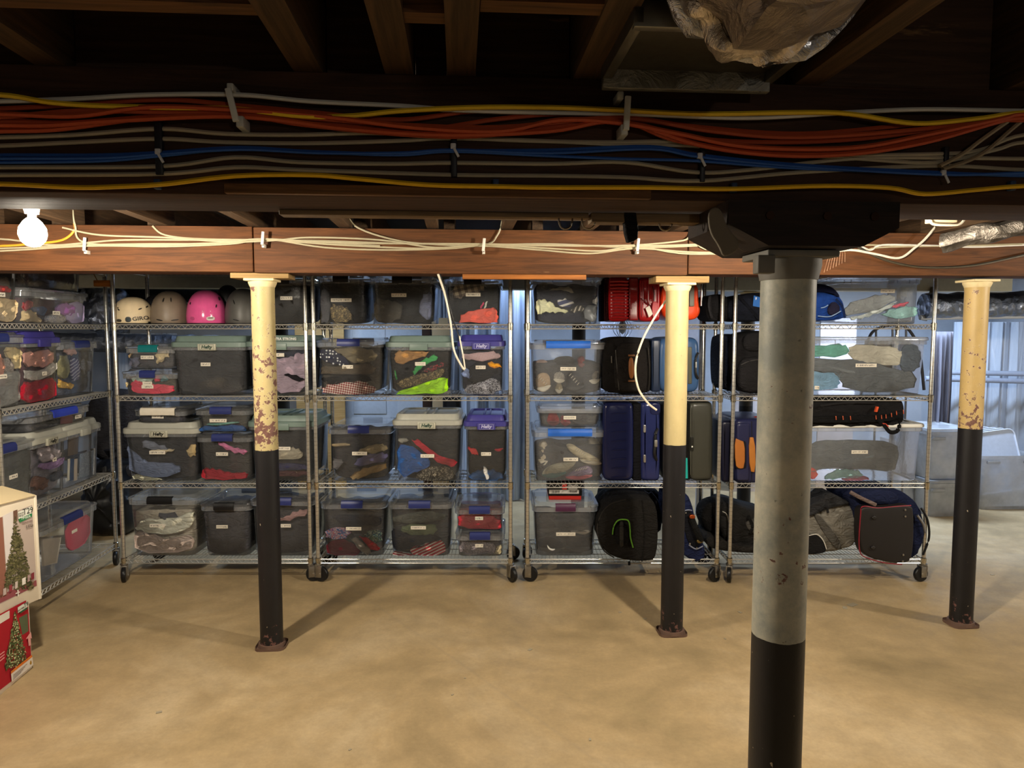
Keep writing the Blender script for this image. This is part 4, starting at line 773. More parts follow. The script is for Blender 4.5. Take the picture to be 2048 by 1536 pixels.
bin_('K2', 'frosted bin with a wide blue latch and running shoes, lower one', 'lower blue latch shoe bin', FS, 1064, 1216, 856, S2, latch='blue', slim=.58, haze='.2', stick=((1142, 920, 28),), tap=.9)
bin_('K1', 'small frosted bin with red sneakers on the lower blue latch bin', 'small red sneaker bin', FS, 1074, 1207, 808, 'K2', .4, latch=None, haze='.2', stick=((1140, 836, 24),))
bin_('L1', 'clear bin with a plum latch and black shoes on bottom shelf', 'plum latch shoe bin', FS, 1064, 1198, 1006, S1, latch='plum', slim=.3, haze='.15', stick=((1132, 1070, 36),))
def shoe(key, label, poly, col, sole='#d8d2c2', y0=0., lace=None, m='cloth', soled=.25):
    """a shoe seen from the side in its bin: upper with a contrasting sole under it"""
    B = BIN[key]; t = thing('shoe', label+' in the '+B['nick'], 'shoe', B['root'], B['fr'].rz, 'shoes in the bins')
    q = [B['fr'].loc(B['root'], B['fr'].pt(px, py, .02)) for px, py in chaikin(poly, 2)]
    q = [(max(-B['w']/2*B['tap']+.004, min(B['w']/2*B['tap']-.004, x)), max(.008, min(B['hr']-.02, z))) for x, _, z in q]
    yf = B['d']*.06+.008
    ob('upper', solid(q, yf+y0, yf+y0+.095, .03, .01, .004), m, t, col)
    zmin = min(z for _, z in q); zs = sorted(q, key=lambda p: p[1]); lo = [p for p in q if p[1] < zmin+(max(z for _, z in q)-zmin)*soled+.012]
    xa, xb = min(p[0] for p in lo), max(p[0] for p in lo)
    if xb-xa > .02:
        za = [min((abs(p[0]-x), p[1]) for p in lo)[1] for x in (xa, (xa+xb)/2, xb)]
        sp = chaikin([(xa-.003, za[0]+.004), (xb+.003, za[2]+.004), (xb, za[2]-.012), ((xa+xb)/2, za[1]-.012), (xa, za[0]-.012)], 2); sp = [(x, max(.004, z)) for x, z in sp]
        ob('sole', solid(sp, yf+y0-.006, yf+y0+.1, .012, .0, 0), 'plain:.5', t, sole)
    if lace:
        a, b = [B['fr'].loc(B['root'], B['fr'].pt(*p, .02)) for p in lace]
        ob('laces', cat(*[tube([(a[0]+(b[0]-a[0])*f-.006, yf+y0-.014, a[2]+(b[2]-a[2])*f-.006), (a[0]+(b[0]-a[0])*f+.008, yf+y0-.014, a[2]+(b[2]-a[2])*f+.009)], .002, 5) for f in (0, .25, .5, .75, 1)]), 'cloth', t, '#bdb7ab')
    return t
shoe('J1', 'checkered slip-on shoe', [(1108,746),(1127,743),(1132,764),(1108,766)], '#b9b2a8', m='check:#26262a:#cfc8bb:190')
shoe('J1', 'black laced shoe', [(1133,745),(1159,742),(1170,764),(1168,782),(1132,782)], '#22252e', '#3a3a3c', lace=((1140, 750), (1156, 768)))
shoe('J1', 'tan shoe on the left', [(1071,748),(1098,744),(1103,770),(1098,783),(1073,783)], '#b9a084', lace=((1078, 755), (1092, 768)))
shoe('J1', 'pale shoe standing in the middle', [(1113,768),(1124,766),(1127,785),(1110,786)], '#b3a78e')
shoe('J1', 'dusty pink shoe at the far left', [(1070,722),(1096,720),(1100,740),(1074,744)], '#a98a80', y0=.05)
shoe('J1', 'grey shoe at the right side', [(1176,742),(1204,730),(1204,764),(1180,772)], '#8d8478', y0=.03)
shoe('J1', 'black shoe at the top', [(1108,716),(1140,712),(1152,718),(1152,738),(1110,738)], '#1e1f22', '#2c2c2e', y0=.02)
shoe('J1', 'dark red shoe heel', [(1156,717),(1170,711),(1171,732),(1158,734)], '#8a2f30', '#6a2a2a', y0=.02)
shoe('K1', 'red sneaker, left of the pair', [(1097,828),(1114,827),(1120,840),(1119,851),(1093,851)], '#a0303a', '#8a2a32')
shoe('K1', 'red sneaker, right of the pair', [(1121,831),(1137,834),(1144,851),(1121,851)], '#a0303a', '#8a2a32')
shoe('K1', 'dark grey shoe', [(1147,828),(1178,825),(1184,851),(1147,851)], '#48494d', '#3a3a3c')
shoe('K2', 'cream sneaker with a dark logo toe', [(1131,893),(1144,890),(1167,903),(1190,914),(1204,924),(1203,932),(1186,933),(1146,911)], '#d8caa8', '#c9bfa8', lace=((1152, 899), (1168, 908)))
shoe('K2', 'white and teal running shoe', [(1080,955),(1096,933),(1142,922),(1158,920),(1146,938),(1110,957)], '#c4bea6', '#2f7070')
shoe('K2', 'pink soled lilac running shoe', [(1140,948),(1158,938),(1180,931),(1190,947),(1176,958),(1128,959)], '#9a88a8', '#e05f70', lace=((1152, 941), (1172, 937)))
shoe('K2', 'black sneaker behind the label', [(1108,892),(1130,890),(1144,910),(1132,924),(1108,922)], '#2a2b30', '#2a2b30', y0=.03)
shoe('K2', 'pale boot standing at the left side', [(1077,890),(1096,884),(1101,930),(1076,938)], '#d2c6b0', y0=.03)
shoe('K2', 'pale boot standing at the right side', [(1178,882),(1204,884),(1203,908),(1182,904)], '#cfc3ac', y0=.06)
shoe('L1', 'black trainer with a white curved mark', [(1078,1080),(1100,1076),(1126,1086),(1130,1106),(1080,1108)], '#2f3034', '#3c3d40')
shoe('L1', 'black trainer lying at the right', [(1130,1074),(1150,1066),(1180,1074),(1182,1108),(1134,1108)], '#36363a', '#45464a')
shoe('L1', 'dark shoe with red laces at the top left', [(1076,1034),(1106,1030),(1122,1052),(1112,1068),(1078,1068)], '#3d3c40', '#4a4a4c', y0=.02)
shoe('L1', 'grey and black shoe with a cream toe', [(1140,1052),(1166,1046),(1184,1054),(1182,1070),(1144,1072)], '#55534f', '#b5ab9c', y0=.02)
for key, poly in (('L1', [(1094,1089),(1096,1098),(1105,1102.5),(1112,1098),(1103,1098.5),(1098,1095)]),):
    B = BIN[key]; q = [B['fr'].loc(B['root'], B['fr'].pt(px, py, .02)) for px, py in chaikin(poly, 2)]; tt = [o for o in C.objects if o.name.startswith('shoe') and o.get('label', '').startswith('black trainer with a white')][0]
    ob('curved_mark', solid([(x, z) for x, _, z in q], .0, .02, .002), 'plain', tt, '#e8e8e4', loc=(0, B['d']*.06-.006, 0))
for key, dsc, cl, tp in (('J1', 'dark shoes at the back', '#3c3d42', .66), ('K2', 'grey shoes at the back', '#4a4b50', .7), ('L1', 'dark grey shoes at the back', '#4a4b4e', .72), ('K1', 'grey sneakers at the back', '#4c4d50', .62)): fill(key, dsc, cl, tp, name='shoes_heap', cat_='shoes')
# ---- unit at the right
bin_('M3', 'clear bin with pool floats on the top shelf, under the beam', 'top clear bin of pool floats', FS, 1676, 1848, 552, T, style='flat', lid='clear', latch=None, haze='.09', stick=((1778, 582, 24),), tap=.96)
PF = 'float'
put('M3', 'grey_float', PF, 'deflated grey float', [(1690,612),(1746,590),(1776,587),(1800,596),(1746,624),(1690,634)], 'cloth', '#909496')
put('M3', 'mint_float', PF, 'pale mint deflated float', [(1694,637),(1746,626),(1798,599),(1786,613),(1746,632),(1716,640)], 'cloth', '#c4dcd0', y0=-.002)
put('M3', 'pink_float', PF, 'pink float edge', [(1784,612),(1818,602),(1818,609),(1785,617)], 'cloth', '#cc5a70', it=1)
put('M3', 'teal_float', PF, 'teal deflated float', [(1754,632),(1790,616),(1834,612),(1841,628),(1806,638)], 'cloth', '#88b0b0')
fill('M3', 'clear plastic floats', '#a4a8aa', .35, m='clear:.3:.1', name='floats', cat_='floats')
bin_('N1', 'long clear bin with teal and cream sleeping pads', 'long bin of sleeping pads', FS, 1590, 1862, 674, S3, style='flat', lid='clear', latch=None, haze='.09', stick=((1735, 731, 36), (1637, 776, 8)), tap=.93)
SP_ = 'sleeping pad'
put('N1', 'teal_pad', SP_, 'rolled teal sleeping pad', [(1600,692),(1640,690),(1691,689),(1700,701),(1691,714),(1600,713)], 'cloth', '#66ab9c', noise=.003)
put('N1', 'cream_pad', SP_, 'rolled cream sleeping pad', [(1700,690),(1758,688),(1806,700),(1804,716),(1796,734),(1718,724),(1698,714)], 'cloth', '#c0bbab', noise=.003)
put('N1', 'slate_pad', SP_, 'rolled slate sleeping pad', [(1804,688),(1834,688),(1845,708),(1838,742),(1800,744)], 'cloth', '#525d6a', noise=.003)
put('N1', 'grey_sleeping_bag', SP_, 'long grey sleeping bag', [(1600,716),(1714,717),(1795,736),(1835,746),(1830,784),(1690,784),(1682,750),(1600,738)], 'cloth', '#62676b', noise=.006)
put('N1', 'light_blue_pad', SP_, 'rolled light blue sleeping pad', [(1600,741),(1640,740),(1672,743),(1683,760),(1672,780),(1600,780)], 'cloth', '#7ba3c2', noise=.003)
bin_('O1', 'long clear bin with a white lid under the black duffel', 'long white lidded bin', FS, 1596, 1853, 848, S2, style='flat', lid='white', latch=None, haze='.2', stick=((1722, 905, 28),), tap=.94)
put('O1', 'grey_tent', 'tent bag', 'big grey tent bag', [(1610,884),(1700,880),(1792,884),(1800,905),(1790,948),(1720,936),(1650,938),(1610,946)], 'cloth', '#5f6468', noise=.006)
put('O1', 'aqua_cloth', GAR, 'aqua blue cloth', [(1649,953),(1685,937),(1716,940),(1730,952),(1700,956),(1653,961)], 'cloth', '#9cc6c8')
put('O1', 'pink_cloth', GAR, 'pink cloth', [(1686,956),(1738,952),(1739,962),(1685,962)], 'cloth', '#c4728a', it=1)
put('O1', 'red_ball', 'ball', 'red ball beside the column', [(1608,946),(1622,934),(1634,940),(1636,955),(1620,960),(1608,958)], 'plain:.4', '#c0301f')
# ---- unit turned sideways at the far left
bin_('P2', 'clear bin of toys on the top shelf, lower of the left pair', 'lower top-shelf toy bin', F0, 50, 180, 599, T, style='flat', lid='clear', latch=None, haze='.14', stick=((120, 626, 20),), hfix=.20, tap=.95)
put('P2', 'red_toy_bag', 'toy', 'red cloth toy bag', [(50,602),(70,602),(66,616),(50,621)], 'cloth', '#9a3038')
put('P2', 'blue_cloth', GAR, 'blue folded cloth', [(62,613),(98,612),(92,633),(75,625)], 'cloth', '#50648a')
put('P2', 'tan_plush', 'plush toy', 'tan plush toy', [(48,620),(70,622),(86,640),(82,647),(50,647)], 'cloth', '#b8a684', noise=.012)
put('P2', 'floral_cloth', GAR, 'white and blue floral cloth', [(95,632),(120,628),(133,632),(133,647),(94,647)], 'print:#b9b0a8:#56657e:#d0c8c0:70')
put('P2', 'purple_tub', 'toy', 'small lavender plastic tub', [(134,606),(176,604),(175,647),(134,647)], 'plain', '#a99cc4', it=1)
put('P2', 'purple_disc', 'toy', 'purple oval toy lid', [(112,612),(130,606),(150,610),(154,622),(138,632),(114,626)], 'plain', '#8e5f9a', y0=-.003, y1=.03)
fill('P2', 'dark red cloths', '#4a3038', .8)
bin_('P3', 'dark clear bin stacked highest at the left below the beam', 'highest stacked bin at the left', F0, 52, 172, 553, 'P2', latch=None, style='flat', lid='clear', haze='.12', hfix=.17, tap=.96)
put('P3', 'cream_cloth', GAR, 'cream folded cloth', [(88,583),(130,585),(139,597),(88,597)], 'cloth', '#8d8270')
put('P3', 'beige_cloth', GAR, 'beige folded cloth', [(52,582),(84,582),(84,596),(52,596)], 'cloth', '#847a66')
fill('P3', 'dark brown cloths', '#443c40', .9)
bin_('P1', 'clear bin of beige plush toys at the top left edge', 'top bin at the left edge', F0, -130, 48, 552, T, style='flat', lid='clear', latch=None, haze='.09', stick=((8, 589, 24),), hfix=.36, tap=.95)
put('P1', 'beige_plush', 'plush toy', 'beige plush bear', [(-30,600),(5,594),(43,600),(36,622),(32,646),(-30,647)], 'cloth', '#cdb792', noise=.014)
put('P1', 'red_plush', 'plush toy', 'red plush cap', [(-10,574),(8,571),(22,575),(26,584),(-10,586)], 'cloth', '#b23b38')
fill('P1', 'brown plush toys', '#7a6c5c', .75)
bin_('Q3', 'clear bin of patterned doll clothes near the far left post', 'bin of patterned doll clothes', F0, 119, 199, 674, S3, stick=(), hfix=.36, slim=.36)
put('Q3', 'olive_doll', 'doll', 'doll in olive knit', [(119,712),(139,710),(142,755),(119,757)], 'print:#7e7c5e:#a9a680:#6a6850:190')
put('Q3', 'navy_doll', 'doll', 'doll in navy and white stripes', [(143,715),(160,716),(163,755),(146,763)], 'stripe:#5d5878:#b9b6c2:300:.4')
put('Q3', 'grey_doll', 'doll', 'doll in grey pattern', [(164,719),(184,719),(188,740),(168,749)], 'print:#666c80:#a9aebc:#555a6c:150')
put('Q3', 'pink_doll_head', 'doll', 'pink doll head', [(124,700),(150,694),(156,708),(142,712)], 'cloth', '#cfa598')
put('Q3', 'yellow_sock', 'sock', 'yellow doll sock', [(117,757),(134,766),(150,768),(148,778),(117,776)], 'cloth', '#cfa85a')
fill('Q3', 'slate blue doll clothes', '#575e70', .85)
bin_('Q2', 'purple lidded bin with pink and deep red clothes at left', 'purple lid bin of pink and red clothes', F0, 44, 126, 674, S3, style='hefty', lid='purple', stick=((96, 747, 12),), hfix=.415)
put('Q2', 'pink_dress', GAR, 'peach pink dress', [(50,703),(74,703),(108,699),(110,725),(82,736),(50,731)], 'cloth', '#d8968a', noise=.01)
put('Q2', 'white_sweater', GAR, 'white knitted sweater', [(50,738),(85,742),(116,722),(116,742),(76,762),(56,759)], 'cloth', '#c9c5c0')
put('Q2', 'red_dress', GAR, 'deep red satin dress', [(48,764),(80,762),(114,754),(114,802),(48,807)], 'cloth', '#a81f32', noise=.012)
fill('Q2', 'maroon clothes', '#5a3440', .9)
bin_('Q1', 'clear bin of plush toys with navy latch at the left edge', 'plush toy bin at the left edge', F0, -95, 57, 680, S3, stick=((14, 753, 18),), hfix=.41, slim=.36, haze='.11')
put('Q1', 'cream_plush', 'plush toy', 'cream plush rabbit', [(6,697),(42,694),(48,715),(42,738),(32,738),(24,716)], 'cloth', '#cfba8e', noise=.012)
put('Q1', 'coral_plush', 'plush toy', 'coral plush toy', [(-30,705),(8,710),(12,745),(-2,762),(-30,760)], 'cloth', '#e0907a', noise=.012)
put('Q1', 'grey_plush', 'plush toy', 'speckled grey plush toy', [(8,714),(24,718),(34,742),(12,748)], 'print:#8a847e:#c4bcb2:#a89a94:110')
fill('Q1', 'pale grey blankets', '#a3a3a0', .5, front=True)
bin_('R3', 'grey lidded clear bin with books and boxes near left post', 'grey lid bin with books', F0, 128, 206, 838, S2, style='hefty', lid='grey', hfix=.40, stick=())
for k, (a, b, c_, cl, ds) in enumerate(((139, 143, 918, '#cfc9bc', 'slim white book'), (144, 151, 918, '#2d4468', 'navy book'), (152, 158, 918, '#b5a99c', 'beige book'))):
    put('R3', 'book', 'book', ds, [(a,c_),(b,c_-1),(b,960),(a,962)], 'card', cl, raw=True, r=.003, noise=0)
put('R3', 'blue_box', 'box', 'pale blue patterned box', [(163,908),(190,900),(190,950),(163,956)], 'print:#8a98ac:#a9b6c8:#7a889c:60', raw=True, r=.004, noise=0)
put('R3', 'brown_box', 'box', 'dark brown box', [(139,874),(158,870),(158,908),(139,912)], 'card', '#5b5048', raw=True, r=.004, noise=0)
put('R3', 'slate_box', 'box', 'slate blue box', [(160,866),(194,858),(193,896),(160,904)], 'card', '#76839a', raw=True, r=.004, noise=0)
bin_('R2', 'grey lidded clear bin of lilac dress-up clothes', 'grey lid bin of lilac clothes', F0, 58, 141, 856, S2, style='hefty', lid='grey', logo=('Hefty', 'dark'), stick=((115, 919, 10),), hfix=.40)
put('R2', 'lilac_dress', GAR, 'lilac dress', [(76,930),(110,922),(131,912),(128,930),(92,942)], 'cloth', '#a687bc')
put('R2', 'white_tulle', GAR, 'grey white tulle', [(74,896),(100,890),(126,904),(124,914),(84,928)], 'cloth', '#b3aab2', noise=.012)
put('R2', 'brown_toy', 'toy', 'brown toy', [(68,950),(100,955),(96,978),(68,980)], 'cloth', '#7a5548')
put('R2', 'navy_cloth', GAR, 'navy cloth', [(104,950),(129,938),(126,956),(108,964)], 'cloth', '#434b60')
fill('R2', 'pale lilac cloths', '#938f9c', .85)
bin_('R1', 'large clear bin of grey bedding with navy latch at left edge', 'grey bedding bin at the left edge', F0, -90, 77, 878, S2, hfix=.385, slim=.34, stick=((34, 953, 20),), haze='.13')
fill('R1', 'dark grey bedding', '#5b5c58', .9, front=True)
bin_('R4', 'small clear bin with bright blue latches on the grey lids', 'small bright blue latch bin', F0, 62, 184, 812, 'R3', .3, hfix=.125, slim=.4, latch='bright', stick=((161, 833, 18),), haze='.09')
put('R4', 'black_toy', 'toy', 'black toy bag', [(84,836),(112,834),(122,848),(84,850)], 'cloth', '#3a3a38')
put('R4', 'maroon_box', 'box', 'maroon card box', [(124,832),(147,830),(147,848),(124,848)], 'card', '#5c3038', raw=True, r=.004, noise=0)
fill('R4', 'grey toys', '#6a6a70', .5)
bin_('S1', 'clear bin with pink folder and white boxes on lowest left shelf', 'bin with the pink folder', F0, 74, 199, 988, S1, hfix=.35, slim=.3, stick=(), haze='.13')
put('S1', 'pink_folder', 'folder', 'flat pink folder', [(132,1044),(180,1020),(184,1080),(136,1110)], 'card', '#cc4a64', raw=False, it=1, r=.006, noise=0, y1=.03)
put('S1', 'white_carton', 'box', 'white carton with a lid', [(84,1058),(130,1052),(130,1070),(84,1074)], 'card', '#d3ccbf', raw=True, r=.006, noise=0)
put('S1', 'white_tub', 'box', 'white plastic tub', [(86,1078),(124,1074),(116,1126),(90,1132)], 'plain', '#cac3b8', raw=True, r=.01, noise=0)
o = BIN['S1']; c = F0.pt(154, 1062); l_ = F0.loc(o['root'], c); st_ = ob('label_sticker', rbox(l_[0]-.03, l_[0]+.03, .014, .0155, l_[2]-.01, l_[2]+.01, .002), 'card', o['t'], '#ddd6c8')
bin_('S0', 'clear bin at the lower left corner, mostly behind the tree boxes', 'lowest left corner bin', F0, -80, 72, 1008, S1, hfix=.33, slim=.3, haze='.11')
fill('S0', 'pale grey cloths', '#8b8a86', .6)
# ------------------------------------------------------------------ helmets
HP = [(0.012, 1), (.2, .992), (.38, .962), (.55, .905), (.7, .82), (.82, .71), (.91, .57), (.97, .41), (1, .25), (.995, .12), (.965, .02), (.94, 0)]
def hr_at(f):
    for (r1, f1), (r0, f0) in zip(HP, HP[1:]):
        if f0 <= f <= f1: return r0+(r1-r0)*(f-f0)/(f1-f0+1e-9)
    return .95
def helmet(label, x0, x1, ytop, col, yc=.13, z0=T+.0165, ry=.135, rough='plain:.45', vents=(), fr=FS, marks=()):
    a, b = fr.pt(x0, 620, 0), fr.pt(x1, 620, 0); wd = (b-a).length*(SY+.1)/SY; m = fr.pt((x0+x1)/2, 620, yc); h = fr.pt((x0+x1)/2, ytop, yc).z - z0
    t = thing('helmet', label, 'helmet', (m.x, m.y, z0), 0, 'helmets on the top shelf'); rx = wd/2
    ring = lambda r, z, s=1.: [(rx*r*s*math.cos(k*PI/18), ry*r*s*math.sin(k*PI/18), z) for k in range(36)]
    ob('shell', loft([ring(r, f*h) for r, f in HP[::-1]], False, True), rough, t, col)
    ob('liner', loft([ring(.9, .004), ring(.9, h*.3), ring(.6, h*.8), ring(.1, h*.9)], False, True), 'cloth', t, '#1c1c1e')
    ob('edge_trim', loft([ring(.955, -.003), ring(.98, 0), ring(.985, .006), ring(.965, .008)], False, False), 'plain', t, '#1a1a1c')
    def spot(px, py):
        y = -ry*.6
        for _ in range(5): p = fr.pt(px, py, yc+y); x, z = p.x-m.x, p.z-z0; f = max(.02, min(.98, z/h)); r = hr_at(f); c = max(-.97, min(.97, x/(rx*r))); y = -ry*r*math.sqrt(1-c*c)
        return x, -ry*r*math.sqrt(1-c*c), z, math.asin(c), f
    for (px, py, l_, w_, tilt, nm, cl) in vents:
        x, y, z, az, f = spot(px, py); el = math.atan2(max(0, f-.25), .62)*.95
        g = solid(chaikin([(-l_/2, -w_/2), (l_/2, -w_/2), (l_/2, w_/2), (-l_/2, w_/2)], 2 if nm[:5] == 'badge' else 1), -.004, .003, .0008); g = roty(g, tilt)
        c, s = math.cos(el), math.sin(el); g = ([(vx, vy*c+vz*s, -vy*s+vz*c) for vx, vy, vz in g[0]], g[1]); g = rotz(g, az*.9)
        ob(nm, g, 'plain:.4', t, cl, loc=(x, y, z))
    return t, spot
V = 'vent'; DK = '#141414'
t, sp = helmet('cream snow helmet with dark lettering and a round badge', 229, 304, 594, '#d9c5a2', rough='plain:.5', vents=[(236, 616, .008, .008, .6, V, DK), (237.5, 619.5, .016, .008, .5, V, DK), (280, 618, .024, .007, -.4, V, DK), (287, 613, .02, .008, -.5, V, DK), (238.5, 641, .03, .018, .12, 'patch', '#3d382f'), (256.5, 639, .034, .034, 0, 'badge', '#23282c'), (256.5, 639, .018, .012, 0, 'badge_centre', '#2f6a84'), (296, 645, .02, .012, .2, 'clip', DK)])
x, y, z, az, f = sp(283, 637); txt('lettering', 'GIRO', .034, t, (x-.002, y-.006, z), '#2a241e', rot=(PI/2, -.12, az*.9), bold=.0008, sx=1.25)
o = ob('underline', rbox(-.022, .022, -.002, .001, -.0016, .0016, .001), 'plain', t, '#2a241e', loc=(x-.012, y-.004, z-.021), rot=(0, -.1, az*.9))
helmet('taupe snow helmet with two vertical vent slots', 304.5, 376, 582, '#7d6f60', yc=.16, vents=[(327, 600, .007, .03, .12, V, DK), (342, 599.5, .007, .03, .02, V, DK), (319, 640, .04, .007, .2, V, DK), (350, 640, .045, .007, -.12, V, DK)])
t, sp = helmet('glossy pink snow helmet with a white sticker', 375.5, 451, 580, '#dd5a95', yc=.15, rough='plain:.18', vents=[(434.5, 597, .007, .03, .35, V, DK), (432, 612, .007, .022, .3, V, DK), (381, 607, .007, .018, -.4, V, DK), (421, 637, .05, .026, -.05, 'sticker', '#cfc4bd'), (421, 636, .036, .008, -.05, 'sticker_print', '#5d5450'), (385, 637, .03, .02, .2, 'logo_patch', '#b04a78'), (405, 622.5, .005, .005, 0, 'snap', '#f0c9d8'), (421, 622.5, .005, .005, 0, 'snap', '#f0c9d8')])
helmet('dark grey snow helmet partly hidden behind the flaking column', 452, 524, 577, '#54524f', yc=.17, vents=[(468, 604, .006, .034, -.5, V, DK), (472, 640, .04, .007, .2, V, DK)])
helmet('black helmet tucked behind the cream and taupe helmets', 284, 342, 590, '#1b1b20', yc=.31, ry=.11)
helmet('black helmet tucked behind the pink and grey helmets', 428, 486, 570, '#1d1c1f', yc=.33, ry=.1)

# ------------------------------------------------------------------ suitcases and bags
class Bag:
    """root on the shelf at an image position; parts are outlines in image pixels at a given depth behind the front plane"""
    def __init__(s, name, label, cat_, x0, x1, z0, fr=FS, off=0., group=None):
        s.fr = fr; s.off = off; m = fr.pt((x0+x1)/2, 700, off); s.root = Vector((m.x, m.y, z0)); s.t = thing(name, label, cat_, s.root, fr.rz, group)
    def L(s, px, py, y=0.):
        p = s.fr.pt(px, py, s.off+y); return s.fr.loc(s.root, p)
    def part(s, name, poly, y0, y1, m='cloth', col='#222222', r=.02, bulge=.0, noise=.0, it=2, parent=None, zmin=None):
        q = [s.L(px, py, y0) for px, py in (chaikin(poly, it) if it else poly)]; q = [(x, z if zmin is None else max(zmin, z)) for x, _, z in q]
        return ob(name, solid(q, y0, y1, r, bulge, noise, None, seed=len(name)*7+int(abs(poly[0][0]))), m, parent or s.t, col, sharp=60)
    def rr(s, x0, y0, x1, y1, f=.12):
        w_, h_ = (x1-x0)*f, (x1-x0)*f; return [(x0+w_, y0), (x1-w_, y0), (x1-w_*.3, y0+h_*.3), (x1, y0+h_), (x1, y1-h_), (x1-w_*.3, y1-h_*.3), (x1-w_, y1), (x0+w_, y1), (x0+w_*.3, y1-h_*.3), (x0, y1-h_), (x0, y0+h_), (x0+w_*.3, y0+h_*.3)]
    def line(s, name, pts, r, m='plain:.4', col='#222222', y=-.01, flat=1., n=6, parent=None):
        q = [s.L(p[0], p[1], y if len(p) < 3 else p[2]) for p in pts]; return ob(name, tube(spline(q, n), r, 8, flat), m, parent or s.t, col)
B = Bag('suitcase', 'ribbed red hard suitcase on the top shelf beside the clean column', 'suitcase', 1212, 1322, T+.0165, group='suitcases')
B.part('shell', B.rr(1218, 553, 1257, 643, .2), .02, .4, 'plain:.3', '#a8161c', .03)
for k in range(12): B.line('rib', [(1220, 563+k*6.6), (1232, 562.5+k*6.6, .004), (1246, 562.5+k*6.6, .004), (1256, 563+k*6.6)], .0065, 'plain:.3', '#a8161c', .02, n=3)
B.part('spine', B.rr(1258, 555, 1277, 641, .1), .028, .38, 'plain:.3', '#7a1014', .01)
B.part('shell', B.rr(1278, 553, 1322, 643, .2), .02, .4, 'plain:.3', '#9c141a', .03)
for x in (1285, 1296, 1307, 1316): B.line('rib', [(x, 562), (x, 598), (x, 634)], .006, 'plain:.3', '#9c141a', .018, n=3)
B.part('side_panel', B.rr(1209, 555, 1219, 642, .1), .05, .38, 'cloth', '#2c0c0e', .01)
B.line('tag_strap', [(1280, 596), (1293, 606), (1304, 614)], .0035, 'cloth', '#6a1a1e', -.0)
B.part('luggage_tag', [(1304, 606), (1310, 602), (1317, 606), (1318, 628), (1312, 640), (1305, 636)], -.014, -.006, 'plain', '#b02a34', .003)
B.part('paper_label', [(1291, 616), (1299, 611), (1306, 628), (1298, 635)], -.02, -.016, 'card', '#d8d2c8', .001, it=0)
B.line('chain', [(1305, 572), (1308, 585), (1308, 602)], .003, 'metal:.4', '#3a3a3c', -.01)
B = Bag('suitcase', 'bright orange suitcase with grey handle behind the clean column', 'suitcase', 1322, 1402, T+.0165, group='suitcases')
B.part('shell', [(1326, 556), (1398, 556), (1399, 612), (1403, 618), (1400, 632), (1388, 641), (1338, 641), (1326, 630), (1322, 610)], .03, .34, 'plain:.3', '#e2481c', .03)
B.part('handle_strip', B.rr(1379, 553, 1389, 613, .2), .012, .05, 'plain', '#6d6a60', .005); B.part('groove', B.rr(1374, 555, 1378, 620, .2), .022, .05, 'plain', '#7a2410', .003)
B.line('metal_rail', [(1401, 556), (1403, 575), (1402, 612)], .006, 'metal:.25', '#c9c9c9', .03)
B = Bag('suitcase', 'soft black suitcase with tan leather handle beside upper shoe bin', 'suitcase', 1205, 1302, S3+.0165, group='suitcases')
B.part('body', [(1206, 690), (1214, 679), (1235, 674), (1273, 674), (1298, 677), (1303, 690), (1304, 775), (1297, 788), (1236, 788), (1210, 784), (1205, 770)], .012, .4, 'cloth', '#1d1b1b', .03, .012, .006)
B.part('front_pocket', [(1230, 690), (1262, 684), (1296, 692), (1297, 772), (1288, 784), (1238, 784), (1229, 770)], -.02, .03, 'cloth', '#221f1e', .02, .006, .004)
h_ = B.part('handle', [(1257, 716), (1268, 714), (1269, 758), (1258, 757)], -.05, -.03, 'plain:.5', '#8a5220', .008, .004)
for y in (711, 762): B.part('handle_mount', [(1257, y-2), (1270, y-2), (1270, y+2), (1257, y+2)], -.04, -.02, 'plain:.5', '#6d4622', .002, it=0)
B.line('zip', [(1231, 700), (1234, 740), (1238, 780)], .003, 'metal:.4', '#3d3a36', -.018); B.line('zip', [(1296, 694), (1299, 740), (1297, 780)], .003, 'metal:.4', '#3d3a36', -.012)
B.part('zip_pull', [(1222, 712), (1224, 712), (1224.5, 726), (1222.5, 726)], .0, .004, 'metal:.4', '#8d8a82', .001, it=0)
B = Bag('suitcase', 'steel blue hard suitcase behind the clean cream column', 'suitcase', 1302, 1400, S3+.0165, group='suitcases')
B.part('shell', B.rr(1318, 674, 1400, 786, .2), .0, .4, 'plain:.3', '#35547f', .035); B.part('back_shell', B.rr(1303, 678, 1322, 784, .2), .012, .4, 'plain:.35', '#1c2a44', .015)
B.part('centre_strip', B.rr(1376, 694, 1384, 768, .2), -.006, .03, 'plain', '#4b4a3c', .004)
B.line('side_handle', [(1396, 706, -.004), (1392, 716), (1391, 732), (1392, 748), (1396, 757, -.004)], .008, 'plain:.4', '#1a1a1c', -.022); B.part('handle_chip', B.rr(1391, 724, 1394, 736, .2), -.036, -.028, 'metal:.35', '#a9a9a6', .001)
B = Bag('suitcase', 'large navy hard suitcase with silver latches beside lower shoe bin', 'suitcase', 1205, 1322, S2+.0165, group='suitcases')
B.part('shell', B.rr(1206, 803, 1268, 963, .2), -.005, .4, 'plain:.2', '#1d2450', .03)
for k in range(8): B.line('rib', [(1222+k*.0, 828+k*18.2), (1234, 826+k*18.2, -.008), (1252, 826+k*18.2, -.008)], .004, 'plain:.2', '#1d2450', -.004, n=3)
B.part('zip_band', B.rr(1266, 808, 1284, 961, .1), .014, .39, 'cloth', '#141418', .01)
B.part('shell', B.rr(1282, 803, 1321, 963, .2), -.005, .4, 'plain:.2', '#222a58', .03)
for y0, y1 in ((850, 865), (910, 925)): B.part('latch', B.rr(1287, y0, 1292, y1, .2), -.014, .0, 'metal:.3', '#cfcfcf', .002)
